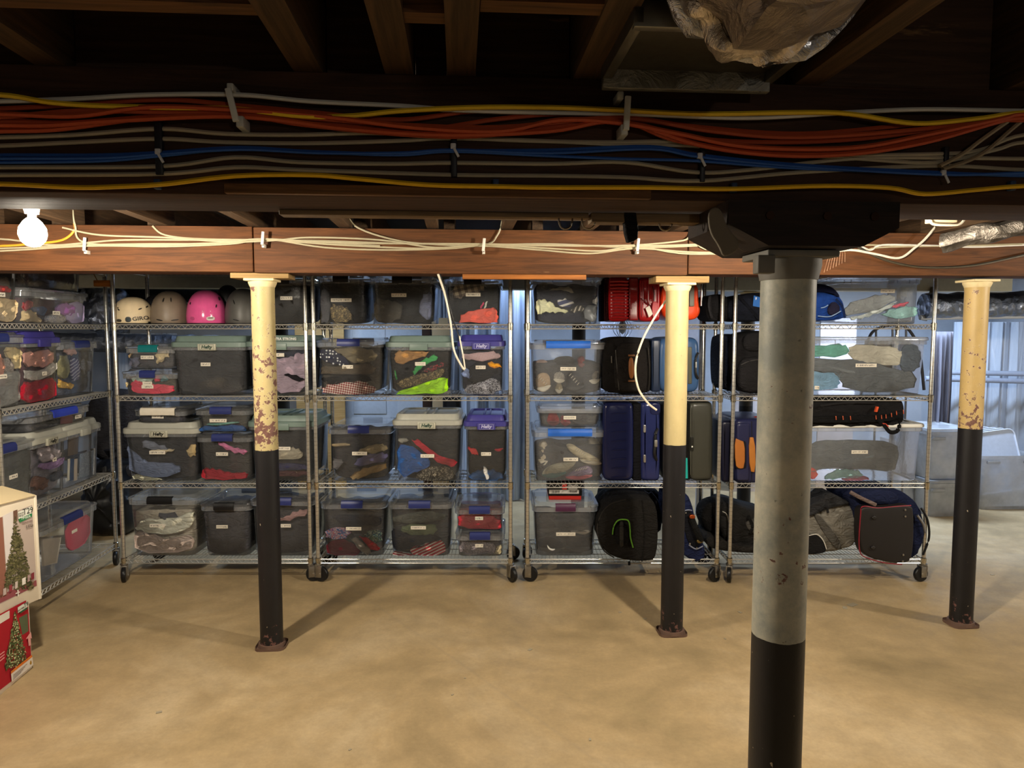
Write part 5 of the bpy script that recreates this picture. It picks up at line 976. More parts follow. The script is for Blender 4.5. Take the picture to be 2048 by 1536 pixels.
B.line('side_handle', [(1315, 858, -.002), (1311, 868), (1310, 890), (1309, 908), (1313, 920, -.002)], .01, 'plain:.4', '#17171a', -.024); B.part('handle_chip', B.rr(1309, 880, 1315, 894, .2), -.038, -.03, 'metal:.35', '#c4c4c0', .002)
B.part('corner_bumper', B.rr(1300, 806, 1321, 830, .3), -.01, .02, 'plain:.25', '#1a2046', .008)
B = Bag('suitcase', 'dark olive hard suitcase with a teal tag beside the black column paint', 'suitcase', 1326, 1428, S2+.0165, group='suitcases')
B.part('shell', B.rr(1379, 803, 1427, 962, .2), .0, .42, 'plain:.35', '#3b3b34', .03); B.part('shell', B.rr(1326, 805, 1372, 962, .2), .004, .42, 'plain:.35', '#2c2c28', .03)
B.part('zip_band', B.rr(1370, 808, 1381, 960, .1), .016, .41, 'cloth', '#151514', .008)
B.part('hang_tag', [(1366, 916), (1375, 916), (1376, 957), (1367, 957)], -.012, -.008, 'card', '#1fa39c', .001, it=0); B.part('tag_mark', B.rr(1367, 929, 1370, 938, .3), -.0135, -.012, 'card', '#d9efe9', .0005)
B.part('combination_lock', B.rr(1381, 874, 1387, 902, .2), -.008, .004, 'plain:.3', '#20201e', .003); B.part('lock_button', B.rr(1383, 892, 1386, 895, .2), -.011, -.007, 'plain', '#d8d8d0', .001)
B.line('seam', [(1381, 815), (1381.5, 880), (1381, 950)], .0025, 'plain:.3', '#56564c', -.001)
B = Bag('round_case', 'black rounded case with a green lace on the bottom shelf', 'case', 1194, 1318, S1-.03, off=-.09)
B.part('body', [(1317, 1006), (1290, 999), (1252, 998), (1222, 1007), (1204, 1025), (1194, 1050), (1196, 1077), (1207, 1101), (1226, 1115), (1260, 1123), (1292, 1124), (1317, 1119)], .0, .46, 'cloth', '#1f1d1b', .025, .006)
B.line('seam', [(1284, 1000), (1288, 1040), (1288, 1085), (1284, 1123)], .004, 'cloth', '#141312', -.002); B.line('zip', [(1252, 999), (1222, 1008), (1204, 1026), (1195, 1050), (1197, 1077), (1208, 1101), (1228, 1115)], .004, 'cloth', '#2e2b28', .012)
B.part('handle_base', B.rr(1230, 1040, 1258, 1092, .4), -.012, .01, 'cloth', '#181716', .008); B.line('handle', [(1243, 1044, -.01), (1243, 1052), (1243, 1068), (1243, 1082), (1243, 1090, -.01)], .012, 'cloth', '#34322e', -.045)
B.line('green_lace', [(1225, 1069, -.012), (1228, 1052, -.018), (1236, 1041, -.03), (1247, 1039, -.035), (1257, 1042, -.03), (1260, 1058, -.018), (1261, 1075, -.012), (1266, 1095, -.01)], .0042, 'cloth', '#6fae3c', -.02)
B.part('strap_end', B.rr(1256, 1123, 1261, 1131, .2), .01, .016, 'cloth', '#121212', .002)
B = Bag('backpack', 'black backpack wedged behind the black rounded case', 'backpack', 1200, 1330, S1+.0165, off=.02)
B.part('body', [(1198, 985), (1204, 976), (1240, 974), (1290, 976), (1325, 984), (1330, 1030), (1318, 1080), (1210, 1080), (1197, 1030)], .36, .5, 'cloth', '#17171b', .03, .01, .008)
B.part('top_flap', [(1250, 975), (1275, 974), (1318, 998), (1316, 1008), (1292, 1000), (1262, 990)], .33, .42, 'cloth', '#202024', .015)
B.line('loop', [(1206, 991, .34), (1214, 986, .34), (1223, 987, .34)], .003, 'cloth', '#6d6d70', .34); B.line('shoulder_strap', [(1300, 985, .33), (1312, 1000, .33), (1318, 1020, .33)], .012, 'cloth', '#2b2b33', .33)
B = Bag('carry_bag', 'navy bag with a padded black handle behind the black column base', 'bag', 1330, 1416, S1-.0, off=-.05)
B.part('body', [(1338, 985), (1374, 985), (1386, 1010), (1394, 1050), (1408, 1085), (1414, 1118), (1396, 1127), (1378, 1120), (1356, 1100), (1340, 1060)], .02, .4, 'cloth', '#1d2547', .03, .012, .006)
B.part('handle_panel', [(1366, 1020), (1384, 1022), (1398, 1060), (1406, 1090), (1384, 1098), (1370, 1070)], -.004, .03, 'cloth', '#15161d', .01, .004)
B.line('padded_handle', [(1384, 1038, -.03), (1391, 1056), (1397, 1070), (1402, 1082, -.03)], .02, 'cloth', '#161616', -.045)
for p, c in (((1385, 1034), '#b55a30'), ((1400, 1083), '#8d7c50')): B.part('fitting', B.rr(p[0]-6, p[1]-4, p[0]+6, p[1]+4, .3), -.05, -.02, 'metal:.4', c, .004)
B.line('piping', [(1367, 1022), (1376, 1020), (1384, 1021)], .004, 'plain', '#7a7f92', -.006); B.line('piping', [(1378, 1090), (1392, 1098), (1406, 1092)], .004, 'plain', '#7a7f92', -.006)
for p in ((1372, 1026), (1380, 1088), (1394, 1096)): B.part('stud', B.rr(p[0]-1.5, p[1]-1.5, p[0]+1.5, p[1]+1.5, .3), -.012, -.002, 'metal:.3', '#b9b9b9', .001)
B = Bag('duffel_bag', 'black and grey duffel with curved base between the two right units', 'bag', 1442, 1535, S1+.0165, off=.03, group='duffels')
B.part('body', [(1445, 1010), (1470, 1008), (1500, 1020), (1560, 1034), (1580, 1095), (1500, 1102), (1462, 1098), (1442, 1070)], .04, .38, 'cloth', '#262524', .03, .02, .01)
B.part('base_panel', [(1412, 1082), (1420, 1072), (1436, 1076), (1470, 1092), (1540, 1096), (1590, 1094), (1590, 1106), (1500, 1108), (1440, 1102), (1416, 1094)], -.01, .3, 'cloth', '#2f2d2b', .015, .004)
B.part('grey_panel', [(1490, 1046), (1510, 1040), (1530, 1030), (1575, 1036), (1575, 1070), (1520, 1076), (1500, 1064)], .0, .06, 'cloth', '#55524e', .015, .008)
B.part('end_flap', [(1402, 1040), (1410, 1014), (1432, 1004), (1452, 1004), (1460, 1040), (1448, 1070), (1420, 1072)], .1, .3, 'cloth', '#1c1b1b', .03, .02, .008)
B.line('piping', [(1445, 1023), (1454, 1030), (1460, 1058)], .003, 'plain', '#a9a69e', .015); B.line('strap', [(1496, 1030), (1505, 1052), (1500, 1066)], .01, 'cloth', '#171717', -.01, .35)
B = Bag('shoulder_bag', 'black soft bag at the left of the dark bag with blue tag', 'bag', 1416, 1458, T+.0165, off=.04)
B.part('body', [(1414, 598), (1424, 588), (1452, 588), (1458, 600), (1458, 640), (1448, 643), (1422, 642), (1414, 626)], .02, .34, 'cloth', '#1b1a1c', .03, .015, .006); B.line('strap', [(1420, 592), (1418, 612), (1424, 636)], .008, 'cloth', '#2c2b2e', -.004, .4)
B = Bag('duffel_bag', 'dark navy bag with a blue tag on the top shelf', 'bag', 1462, 1560, T+.0165, off=.0, group='duffels')
B.part('body', [(1462, 606), (1476, 590), (1510, 584), (1560, 588), (1580, 640), (1520, 643), (1470, 642), (1460, 628)], .02, .4, 'cloth', '#181b26', .03, .02, .008)
B.part('blue_tag', [(1508, 591), (1534, 598), (1536, 618), (1506, 612)], -.014, -.008, 'card', '#2e66b4', .001, it=0); B.part('tag_print', [(1511, 594), (1514, 595), (1513, 599), (1511, 600)], -.0155, -.014, 'card', '#d0d8e6', .0005, it=0)
B.line('strap', [(1478, 592), (1500, 618), (1520, 640)], .01, 'cloth', '#10121a', -.002, .4)
B = Bag('duffel_bag', 'bright blue duffel bag just right of the big column, top shelf', 'bag', 1610, 1692, T+.0165, off=-.03, group='duffels')
B.part('body', [(1596, 575), (1630, 566), (1656, 569), (1676, 582), (1690, 605), (1694, 626), (1688, 641), (1600, 641)], .02, .38, 'cloth', '#1b3f8c', .03, .015, .01)
B.part('dark_top', [(1600, 574), (1640, 566), (1668, 574), (1684, 596), (1668, 590), (1640, 582), (1600, 594)], -.006, .05, 'cloth', '#141a38', .012); B.part('dark_patch', [(1654, 620), (1666, 600), (1682, 612), (1678, 628), (1662, 632)], -.004, .03, 'cloth', '#232238', .008)
B.line('piping', [(1636, 632), (1660, 633), (1682, 622)], .003, 'plain', '#8aa4cc', -.012); B.line('piping', [(1642, 616), (1650, 614), (1656, 610)], .003, 'plain', '#8aa4cc', -.012); B.line('strap', [(1672, 598), (1684, 612), (1690, 636)], .008, 'cloth', '#14254f', -.004, .4)
B = Bag('backpack', 'black backpack standing left of the long sleeping pad bin', 'backpack', 1470, 1534, S3+.0165, off=.01)
B.part('body', [(1470, 700), (1480, 676), (1500, 664), (1560, 660), (1575, 786), (1490, 789), (1474, 772)], .02, .38, 'cloth', '#1c1b1d', .04, .02, .01)
B.part('front_pocket', [(1478, 730), (1490, 716), (1530, 712), (1535, 784), (1490, 786), (1478, 772)], -.03, .04, 'cloth', '#232224', .03, .01, .006)
B.part('lid_pocket', [(1488, 676), (1502, 664), (1540, 664), (1545, 700), (1500, 704), (1488, 696)], -.02, .05, 'cloth', '#201f21', .02, .01); B.line('strap', [(1520, 668), (1524, 720), (1522, 786)], .009, 'cloth', '#111112', -.03, .4); B.line('zip', [(1482, 730), (1500, 722), (1530, 718)], .003, 'plain', '#3c3a3a', -.03)
B = Bag('backpack', 'dark blue backpack standing behind the posts left of the black backpack', 'backpack', 1452, 1472, S3+.0165, off=.16)
B.part('body', [(1440, 680), (1450, 668), (1476, 668), (1482, 690), (1482, 782), (1446, 782), (1440, 760)], .04, .3, 'cloth', '#141a2a', .03, .01, .006); B.line('strap', [(1450, 680), (1448, 730), (1452, 775)], .008, 'cloth', '#0d0f18', .02, .4)
B = Bag('suitcase', 'dark navy hard suitcase with tan leather handle and strap', 'suitcase', 1444, 1524, S2+.0165, group='suitcases')
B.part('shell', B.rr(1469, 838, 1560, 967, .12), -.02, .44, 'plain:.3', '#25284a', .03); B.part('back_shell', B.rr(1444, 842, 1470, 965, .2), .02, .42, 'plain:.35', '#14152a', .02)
B.part('front_shell', B.rr(1474, 846, 1500, 962, .2), -.032, .0, 'plain:.3', '#2a2c4c', .015); B.line('seam', [(1503, 842), (1504, 900), (1503, 964)], .004, 'plain', '#15162a', -.02)
B.part('handle_recess', B.rr(1471, 882, 1493, 938, .2), -.035, -.02, 'plain', '#10101a', .004)
B.part('leather_handle', [(1470, 876), (1479, 880), (1490, 884), (1490, 936), (1478, 938), (1471, 930)], -.05, -.036, 'plain:.5', '#b06a2c', .004, it=1); B.part('leather_strap', [(1498, 875), (1510, 875), (1512, 945), (1500, 943)], -.04, -.02, 'plain:.5', '#b8742f', .003, it=1)
B.part('red_strap', [(1505, 836), (1530, 832), (1534, 838), (1508, 841)], .05, .1, 'cloth', '#b03020', .004)
B = Bag('duffel_bag', 'black duffel with orange stitching lying on the long white lid', 'bag', 1600, 1812, BIN['O1']['top'], off=-.02, group='duffels')
B.part('body', [(1580, 802), (1640, 798), (1720, 796), (1808, 797), (1813, 815), (1810, 845), (1800, 853), (1740, 858), (1640, 858), (1580, 856)], .01, .4, 'cloth', '#1b1a1b', .035, .02, .012)
B.part('side_strip', [(1600, 834), (1690, 832), (1770, 830), (1806, 826), (1806, 838), (1770, 844), (1690, 846), (1600, 846)], -.024, .03, 'cloth', '#121213', .006)
for i, (x, y) in enumerate(((1672, 836), (1686, 836), (1701, 836), (1752, 835), (1763, 834), (1772, 833), (1783, 830), (1793, 826), (1807, 824))): B.part('orange_stitch', [(x-.7, y-4), (x+.7, y-4), (x+1.4, y+4), (x, y+4)], -.03, -.026, 'cloth', '#d86a48', .0006, it=0)
B.part('orange_tab', [(1751, 824), (1754, 813), (1758, 814), (1755, 824)], -.04, -.02, 'cloth', '#f0643c', .001, it=0)
B.line('carry_strap', [(1755, 838, -.03), (1768, 850, -.05), (1780, 864, -.05), (1794, 862, -.05), (1799, 848, -.05), (1796, 836, -.03)], .013, 'cloth', '#141415', -.04, .35); B.part('white_tab', [(1766, 848), (1778, 852), (1780, 859)], -.05, -.046, 'cloth', '#d8cfc8', .001, it=0); B.part('red_tab', [(1764, 846), (1772, 847), (1779, 854), (1774, 853)], -.054, -.051, 'cloth', '#d8503c', .001, it=0)
B.line('fold', [(1640, 812), (1690, 806), (1750, 806)], .008, 'cloth', '#242324', -.008)
B = Bag('duffel_bag', 'grey duffel bag with a dark top on the bottom right shelf', 'bag', 1612, 1720, S1+.0165, off=.0, group='duffels')
B.part('body', [(1590, 1040), (1632, 1012), (1660, 1008), (1690, 998), (1712, 1012), (1722, 1040), (1718, 1088), (1690, 1102), (1640, 1108), (1590, 1108)], .02, .4, 'cloth', '#817d74', .04, .02, .012)
B.part('dark_top', [(1600, 1020), (1640, 1002), (1660, 984), (1672, 990), (1704, 1006), (1690, 1010), (1660, 1016), (1630, 1030), (1600, 1040)], .0, .2, 'cloth', '#2e2e30', .015, .006, .006)
B.part('strap_band', [(1626, 1032), (1640, 1028), (1690, 1094), (1672, 1102)], -.008, .03, 'cloth', '#55524d', .006); B.part('end_pocket', [(1600, 1072), (1632, 1068), (1646, 1080), (1654, 1098), (1650, 1108), (1600, 1110)], -.014, .03, 'cloth', '#1e1d1e', .01)
B.line('piping', [(1618, 1071), (1634, 1069), (1646, 1080), (1653, 1098)], .003, 'plain', '#d8d4cc', -.016); B.line('handle', [(1640, 1022), (1652, 1012), (1656, 1026)], .008, 'cloth', '#222224', -.012, .5)
B = Bag('rolling_bag', 'navy rolling bag with black base and red piping at right', 'bag', 1720, 1860, S1-.03, off=-.1)
B.part('body', [(1694, 984), (1730, 976), (1792, 976), (1828, 996), (1848, 1026), (1853, 1070), (1842, 1108), (1820, 1122), (1740, 1115), (1722, 1060), (1712, 1020)], .06, .46, 'cloth', '#1c2340', .03, .02, .012)
B.part('base_panel', [(1724, 1013), (1756, 1015), (1790, 1012), (1822, 1010), (1829, 1022), (1827, 1120), (1806, 1128), (1772, 1124), (1738, 1116), (1720, 1100), (1720, 1030)], -.01, .08, 'plain:.55', '#211e1e', .012, .004)
B.line('piping', [(1822, 1011), (1790, 1013), (1756, 1016), (1726, 1013), (1721, 1030), (1719, 1100), (1738, 1117), (1772, 1126), (1804, 1129)], .0036, 'plain:.4', '#8a2030', -.006)
for p in ((1749, 1036), (1747, 1096)): B.part('foot', B.rr(p[0]-5, p[1]-4, p[0]+5, p[1]+4, .45), -.025, -.008, 'plain:.3', '#2c2a2a', .006)
for p in ((1811, 1020), (1811, 1033), (1807, 1110), (1806, 1123)): B.part('rivet', B.rr(p[0]-2, p[1]-2, p[0]+2, p[1]+2, .45), -.018, -.008, 'metal:.3', '#b5b5b5', .001)
B.part('top_pocket', [(1718, 984), (1770, 978), (1800, 990), (1796, 1008), (1750, 1010), (1722, 1004)], .03, .1, 'cloth', '#232a48', .015, .006); B.line('handle', [(1700, 984, .02), (1722, 996, .0), (1752, 1010, -.005)], .012, 'cloth', '#7d6d68', .0, .5)
B.line('rear_rail', [(1842, 1016), (1855, 1040), (1858, 1075), (1846, 1110)], .007, 'plain:.4', '#17171a', .06); B.line('bracket', [(1834, 1030), (1846, 1048), (1850, 1066)], .009, 'metal:.4', '#a9aab0', .03)
t = thing('shoe_box', 'black shoe box with red base and white barcode label', 'shoe box', Vector((FS.pt(1131, 1000, .05).x, SY+.1, BIN['L1']['top']+.001)), 0)
w_ = (FS.pt(1165, 990, .08).x-FS.pt(1098, 990, .08).x)
ob('base', rbox(-w_/2+.004, w_/2-.004, .004, .3, 0, .03, .003), 'card', t, '#b3281f'); ob('lid', rbox(-w_/2, w_/2, 0, .304, .028, .12, .003), 'card', t, '#161616')
ob('white_label', rbox(-w_/2+.004, w_/2-.02, -.0015, 0, .042, .068, .001), 'card', t, '#d8d6d0', smooth=False); ob('red_print', box(-.02, .01, -.0012, 0, .07, .115), 'card', t, '#b3281f', smooth=False); ob('grey_print', box(.02, .08, -.0012, 0, .07, .1), 'card', t, '#8d8a86', smooth=False)
ob('barcode', cat(*[box(-.09+k*.006, -.09+k*.006+(.003 if k % 3 else .0015), -.0024, -.0015, .046, .064) for k in range(9)], *[box(.03+k*.005, .03+k*.005+.0026, -.0024, -.0015, .05, .064) for k in range(10)]), 'card', t, '#222222', smooth=False)

# ------------------------------------------------------------------ the two cartons at the left
RZT = math.radians(97); FT = Fr(RZT, (-2.326, 3.331, 0)); FT2 = Fr(math.radians(77.5), (-2.304, 3.385, 0))
def leaves(rnd, n, apex, base, cols, fr, root, y):
    """a printed conifer: a narrow cone of small overlapping flakes, flat on the carton"""
    gs = [[], [], []]
    for k in range(n):
        f = math.sqrt(rnd.random()); ax = apex[0]+(base[0]-apex[0])*f; az = apex[1]+(base[1]-apex[1])*f; hw = (base[2]-base[0])*f*(.86+.2*rnd.random())
        px = ax+rnd.uniform(-1, 1)*hw; py = az+rnd.uniform(-4, 4); x, _, z = fr.loc(root, fr.pt(px, py, 0)); s = rnd.uniform(.006, .013); a = rnd.uniform(0, PI); c_, s_ = math.cos(a)*s, math.sin(a)*s; yy = y-rnd.random()*.0008
        gs[rnd.choice((0, 0, 0, 1, 1, 2))].append(([(x-c_, yy, z-s_*.6), (x+s_*.35, yy, z-c_*.35), (x+c_, yy, z+s_*.6), (x-s_*.35, yy, z+c_*.35)], [(0, 1, 2, 3)]))
    return [cat(*g) for g in gs]
def carton(label, fr, z0, z1, cuts, col, seed, spec):
    root = Vector((fr.p0.x, fr.p0.y, z0)); t = thing('tree_carton', label, 'carton', root, fr.rz, 'christmas tree cartons')
    h = z1-z0; ob('box', rbox(-1.2, 0, 0, .42, 0, h, .004), 'card', t, col)
    def flat(name, poly, c, lay, mt='card', it=0):
        q = [fr.loc(root, fr.pt(*p)) for p in (chaikin(poly, it) if it else poly)]; q = [(x, z) for x, _, z in q]
        if area2(q) > 0: q = q[::-1]
        return ob(name, loft([[(x, -.0012*lay+.001, z) for x, z in q], [(x, -.0012*lay, z) for x, z in q]]), mt, t, c, smooth=False)
    return t, root, flat
t, root, flat = carton('upper white carton printed with a tall plain green tree', FT2, .322, .835, 0, '#d9cdb8', 3, None)
ob('top_flap', roty(rbox(-1.18, -.01, .0, .2, 0, .004, .002), 0), 'card', t, '#d8c49c', loc=(0, -.01, .514), rot=(.18, -.0, 0)); ob('top_flap', rbox(-.5, -.02, .0, .2, 0, .004, .002), 'card', t, '#d2bd94', loc=(0, .19, .535), rot=(-.12, .05, 0))
ob('corner_edge', rbox(-.012, .003, -.003, .02, 0, .513, .003), 'card', t, '#e2d8c4')
flat('print_panel', [(-160, 1075), (0, 1035), (64, 1010), (73, 1172), (0, 1208), (-160, 1275)], '#b3a398', 1); flat('curtain_print', [(-40, 1046), (4, 1034), (14, 1190), (-40, 1215)], '#8a5c4c', 2); flat('window_print', [(5, 1032), (25, 1022), (25, 1120), (12, 1140)], '#d6cfcc', 2); flat('trunk_print', [(26, 1022), (34, 1019), (34, 1042), (27, 1042)], '#6d5042', 2)
flat('floor_print', [(-60, 1225), (0, 1190), (72, 1160), (73, 1171), (0, 1206), (-60, 1240)], '#8a4a4e', 2)
rnd = random.Random(5)
for g, c in zip(leaves(rnd, 900, (29, 1036), (36, 1176, 67), None, FT2, root, -.0045), ('#4f4d30', '#6f6a48', '#34351f')): ob('tree_print', g, 'card', t, c, smooth=False)['kind'] = 'stuff'
flat('tag_print', [(34, 1024), (61, 1012.5), (62, 1026), (35, 1038)], '#dfe0d4', 5); flat('green_band', [(35, 1038), (62, 1026), (62, 1033), (38, 1045)], '#2a7a48', 5)
def ptxt(s, px, py, size, col, rise, lay=6, **k):
    x, _, z = FT_cur.loc(root, FT_cur.pt(px, py)); txt('printed_lettering', s, size, t, (x, -.0012*lay, z), col, rot=(PI/2, 0, 0), **k)
FT_cur = FT2
ptxt('T29', 53.5, 1022, .04, '#1f2a22', 0, sx=.9); ptxt('FAST', 40, 1027, .013, '#4a4a44', 0); ptxt('FIND', 40.5, 1031.5, .013, '#4a4a44', 0); ptxt('TIMBER', 49, 1035, .016, '#dfe8dc', 0); ptxt('LED', 57, 1052, .022, '#4a3f3c', 0); ptxt('PREMIUM PINE', 52, 1044, .009, '#6a4a48', 0)
for a, b, c in ((4, 10, '#b9a9a4'), (16, 22, '#8a3a40'), (28, 33, '#c4b6ae'), (42, 49, '#e0d8d0'), (53, 57, '#a58a88'), (60, 66, '#7a2f38')): y0 = 1194-a*.55; flat('gift_print', [(a, y0-14), (b, y0-17), (b, y0-4), (a, y0-.5)], c, 6)
flat('ribbon_print', [(32, 1180), (34, 1179), (34.6, 1192), (33, 1193)], '#e6ddd4', 7); flat('ribbon_print', [(28.5, 1186), (37, 1182.5), (37, 1184.5), (28.5, 1188)], '#e6ddd4', 7)
t, root, flat = carton('lower red carton printed with a lit christmas tree', FT, 0, .3185, 0, '#d9cbb8', 4, None); FT_cur = FT
flat('red_panel', [(-160, 1290), (0, 1228), (55, 1199), (63, 1331), (0, 1380), (-160, 1500)], '#a51c28', 1); flat('white_panel', [(-60, 1262), (0, 1231), (18, 1221), (18, 1236), (0, 1247), (-60, 1285)], '#d9d4c8', 2); flat('inset_print', [(37, 1236), (54, 1227), (56, 1262), (44, 1270)], '#5c6348', 2)
rnd = random.Random(9)
for g, c in zip(leaves(rnd, 700, (27.5, 1222), (32, 1338, 58), None, FT, root, -.0045), ('#4a5430', '#7f8458', '#303a1e')): ob('tree_print', g, 'card', t, c, smooth=False)['kind'] = 'stuff'
gs = []
for k in range(80):
    f = math.sqrt(rnd.random()); x, _, z = FT.loc(root, FT.pt(27.5+f*5+rnd.uniform(-1, 1)*24*f, 1224+f*112)); gs.append(box(x-.0025, x+.0025, -.0066, -.0056, z-.0025, z+.0025))
ob('printed_lights', cat(*gs), 'card', t, '#d6d2a4', smooth=False)
flat('tag_print', [(32.5, 1215), (52, 1203), (53, 1213), (33, 1226)], '#d9d9cc', 6); flat('green_band', [(36, 1224), (52, 1214.5), (52, 1217.5), (38, 1227)], '#2d5a3c', 6); ptxt('T9', 48.5, 1210, .032, '#1f2a22', 0, 7); ptxt('FAST FIND', 38.5, 1218.5, .011, '#4a4a44', 0, 7)
flat('arrow_print', [(49, 1278), (58.5, 1264), (60.5, 1277), (58, 1276), (59, 1290), (54.5, 1292), (53, 1277)], '#e0a09a', 6); flat('orange_band', [(18, 1343), (60, 1310), (61, 1314), (18.5, 1348)], '#d8772c', 7); flat('white_panel', [(18.5, 1348), (61, 1314), (63, 1330), (20, 1364)], '#dcd3c8', 7)
flat('safety_mark', [(55, 1330), (57.5, 1319), (60, 1328)], '#a9812c', 8, it=1)
for k in range(4): flat('fine_print', [(22, 1350.5+k*3), (50-k*4, 1327.5+k*5.5), (50-k*4, 1328.3+k*5.5), (22, 1351.3+k*3)], '#8a7f78', 8)
for k in range(3): flat('fine_print', [(-30, 1330+k*7), (8, 1302+k*6), (8, 1304+k*6), (-30, 1332+k*7)], '#d89a96', 2)

# ------------------------------------------------------------------ beyond the shelving
def at(px, py, Y): d = ray(px, py); return Vector((0, 0, H))+d*(Y/d.y)
def sheet(label, x0, x1, Y, z0, z1, seed, tone):
    n = 40; V = []; rnd = random.Random(seed)
    for k in range(n+1):
        f = k/n; x = x0+(x1-x0)*f; y = Y+.03*math.sin(f*23+seed)+.02*math.sin(f*51+seed*2)+.012*math.sin(f*90)
        V += [(x, y, z0+.01), (x+.01*math.sin(f*9), y*1.0+.01*math.sin(f*37), (z0+z1)/2), (x, y-.0, z1)]
    Fc = [(3*k+j, 3*k+3+j, 3*k+4+j, 3*k+1+j) for k in range(n) for j in (0, 1)]
    V2 = [(x, y+.004, z) for x, y, z in V]; m = len(V); F2 = [tuple(i+m for i in q[::-1]) for q in Fc]
    o = ob('plastic_sheet', (V+V2, Fc+F2), 'sheet:'+tone); return tag(o, label, 'plastic sheet')
sheet('pale blue plastic sheet hanging between the second and third units', at(925, 700, 6.7).x, at(1062, 700, 6.7).x, 6.7, .0, 2.12, 1, '#cdd9ec')
sheet('white plastic sheet hanging behind the purple lidded bins', at(862, 700, 7.0).x, at(960, 700, 7).x, 7.0, .0, 2.1, 2, '#dbe2ee')
sheet('wide pale plastic sheet on the rear wall behind the right column', at(1905, 700, 7.5).x, at(2058, 700, 7.5).x, 7.5, .0, 1.72, 3, '#d2dbe8')
sheet('pale sheet on the rear wall behind the helmets unit', at(236, 700, 7.6).x, at(350, 700, 7.6).x, 7.6, .0, 1.6, 4, '#d0daea')
sheet('grey wrapped plastic hanging beside the right unit post', at(1866, 700, 6.6).x, at(1905, 700, 6.6).x, 6.6, .55, 1.62, 5, '#8d8a94')
d0, d1 = at(690, 700, 7.4), at(868, 700, 7.4); dw = d1.x-d0.x
t = thing('door_1', 'white panelled door seen between the shelves at the rear', None, (d0.x, 7.4, 0)); t['kind'] = 'structure'
ob('door_panel', rbox(0, dw, 0, .045, .01, 2.0, .004), 'plain:.5', t, '#c3cbd6'); ob('door_frame', cat(box(-.07, 0, -.02, .08, 0, 2.07), box(dw, dw+.07, -.02, .08, 0, 2.07), box(-.07, dw+.07, -.02, .08, 2.0, 2.07)), 'plain:.5', t, '#b3bac8', smooth=False)
for a, b in ((.08, .62), (.72, 1.12), (1.2, 1.88)):
    for s in (0, 1): ob('raised_panel', rbox(.08+s*dw/2, dw/2-.04+s*(dw/2-.04)+s*.0, -.012, .004, a+.04, b, .006), 'plain:.5', t, '#c9d1dc')
ob('door_handle', lathe([(.01, 0), (.012, .03), (.028, .04), (.03, .06), (.015, .07)], 12), 'metal:.3', t, '#b5a878', loc=(dw-.07, 0, 1.0), rot=(PI/2, 0, 0))
def board(name, label, cat_, px0, px1, Y, z0, z1, col, m='card', th=.02): 
    a, b = at(px0, 700, Y).x, at(px1, 700, Y).x; return tag(ob(name, rbox(a, b, Y, Y+th, z0, z1, .004), m, None, col), label, cat_)
board('plywood_sheet', 'tan plywood sheet leaning upright behind the left column', 'plywood', 590, 688, 7.2, 0, 1.9, '#c9a468', 'wood:#d9b478:#b98e52')
board('plywood_sheet', 'second tan board standing behind the sage lid bins', 'plywood', 505, 566, 7.1, 0, 1.85, '#c2a06a', 'wood:#cfaa70:#a98450')
board('wood_post', 'dark brown timber post in front of the white door', 'post', 844, 861, 6.9, 0, 2.13, '#4a3428', 'wood:#4f382a:#33231a', .08)
board('cardboard_sheet', 'cardboard sheet standing right of the dark timber post', 'cardboard', 864, 900, 6.8, 0, 1.75, '#c9ae86')
board('wall_panel', 'white wall panel beyond the steel blue suitcase', 'panel', 1200, 1402, 7.3, 0, 1.8, '#b9bccb', 'plain:.6')
board('wall_panel', 'white upright panel edge beside the steel blue suitcase', 'panel', 1398, 1412, 6.2, 0, 1.85, '#c4c6d2', 'plain:.6', .03)
board('wall_panel', 'white panel behind the dark bags at right', 'panel', 1470, 1560, 7.1, 0, 1.7, '#c9c2c4', 'plain:.6')
board('wall_panel', 'white board with a yellow note behind the blue duffel', 'panel', 1640, 1712, 7.0, 0, 1.75, '#c9bcb8', 'plain:.6')
def run(name, label, cat_, px0, py0, px1, py1, Y, r, m, col, amp=0, n=16):
    a, b = at(px0, py0, Y), at(px1, py1, Y); g = tube([a+(b-a)*(k/24) for k in range(25)], r, n)
    return tag(ob(name, crumple(g, amp, 37) if amp else g, m, None, col), label, cat_)
run('wrapped_duct', 'shiny plastic wrapped round duct behind the right column', 'duct', 1848, 612, 2240, 606, 5.5, .098, 'foil:#8a94a6:.2', None, .004)
run('wrapped_duct', 'black duct running behind the row of helmets', 'duct', 120, 588, 600, 584, 5.75, .075, 'cloth', '#17171a')
run('wrapped_duct', 'grey insulated duct behind the helmets unit below the top shelf', 'duct', 90, 684, 480, 690, 6.3, .085, 'foil:#8d93a0:.5', None, .003)
run('wrapped_duct', 'slim white duct just under the wrapped duct at right', 'duct', 1840, 635, 2240, 630, 5.5, .02, 'plain:.5', '#a9b0bc')
run('pipe', 'upper white pipe across the rear wall at right', 'pipe', 1860, 744, 2060, 748, 7.2, .026, 'plain:.4', '#aab2c2')
run('pipe', 'lower white pipe across the rear wall at right', 'pipe', 1850, 757, 2060, 763, 7.15, .026, 'plain:.4', '#a2aabc')
run('pipe', 'bright copper-cream pipe stub beside the long float bin', 'pipe', 1846, 640, 1870, 576, 5.9, .03, 'metal:.4', '#8d8270')
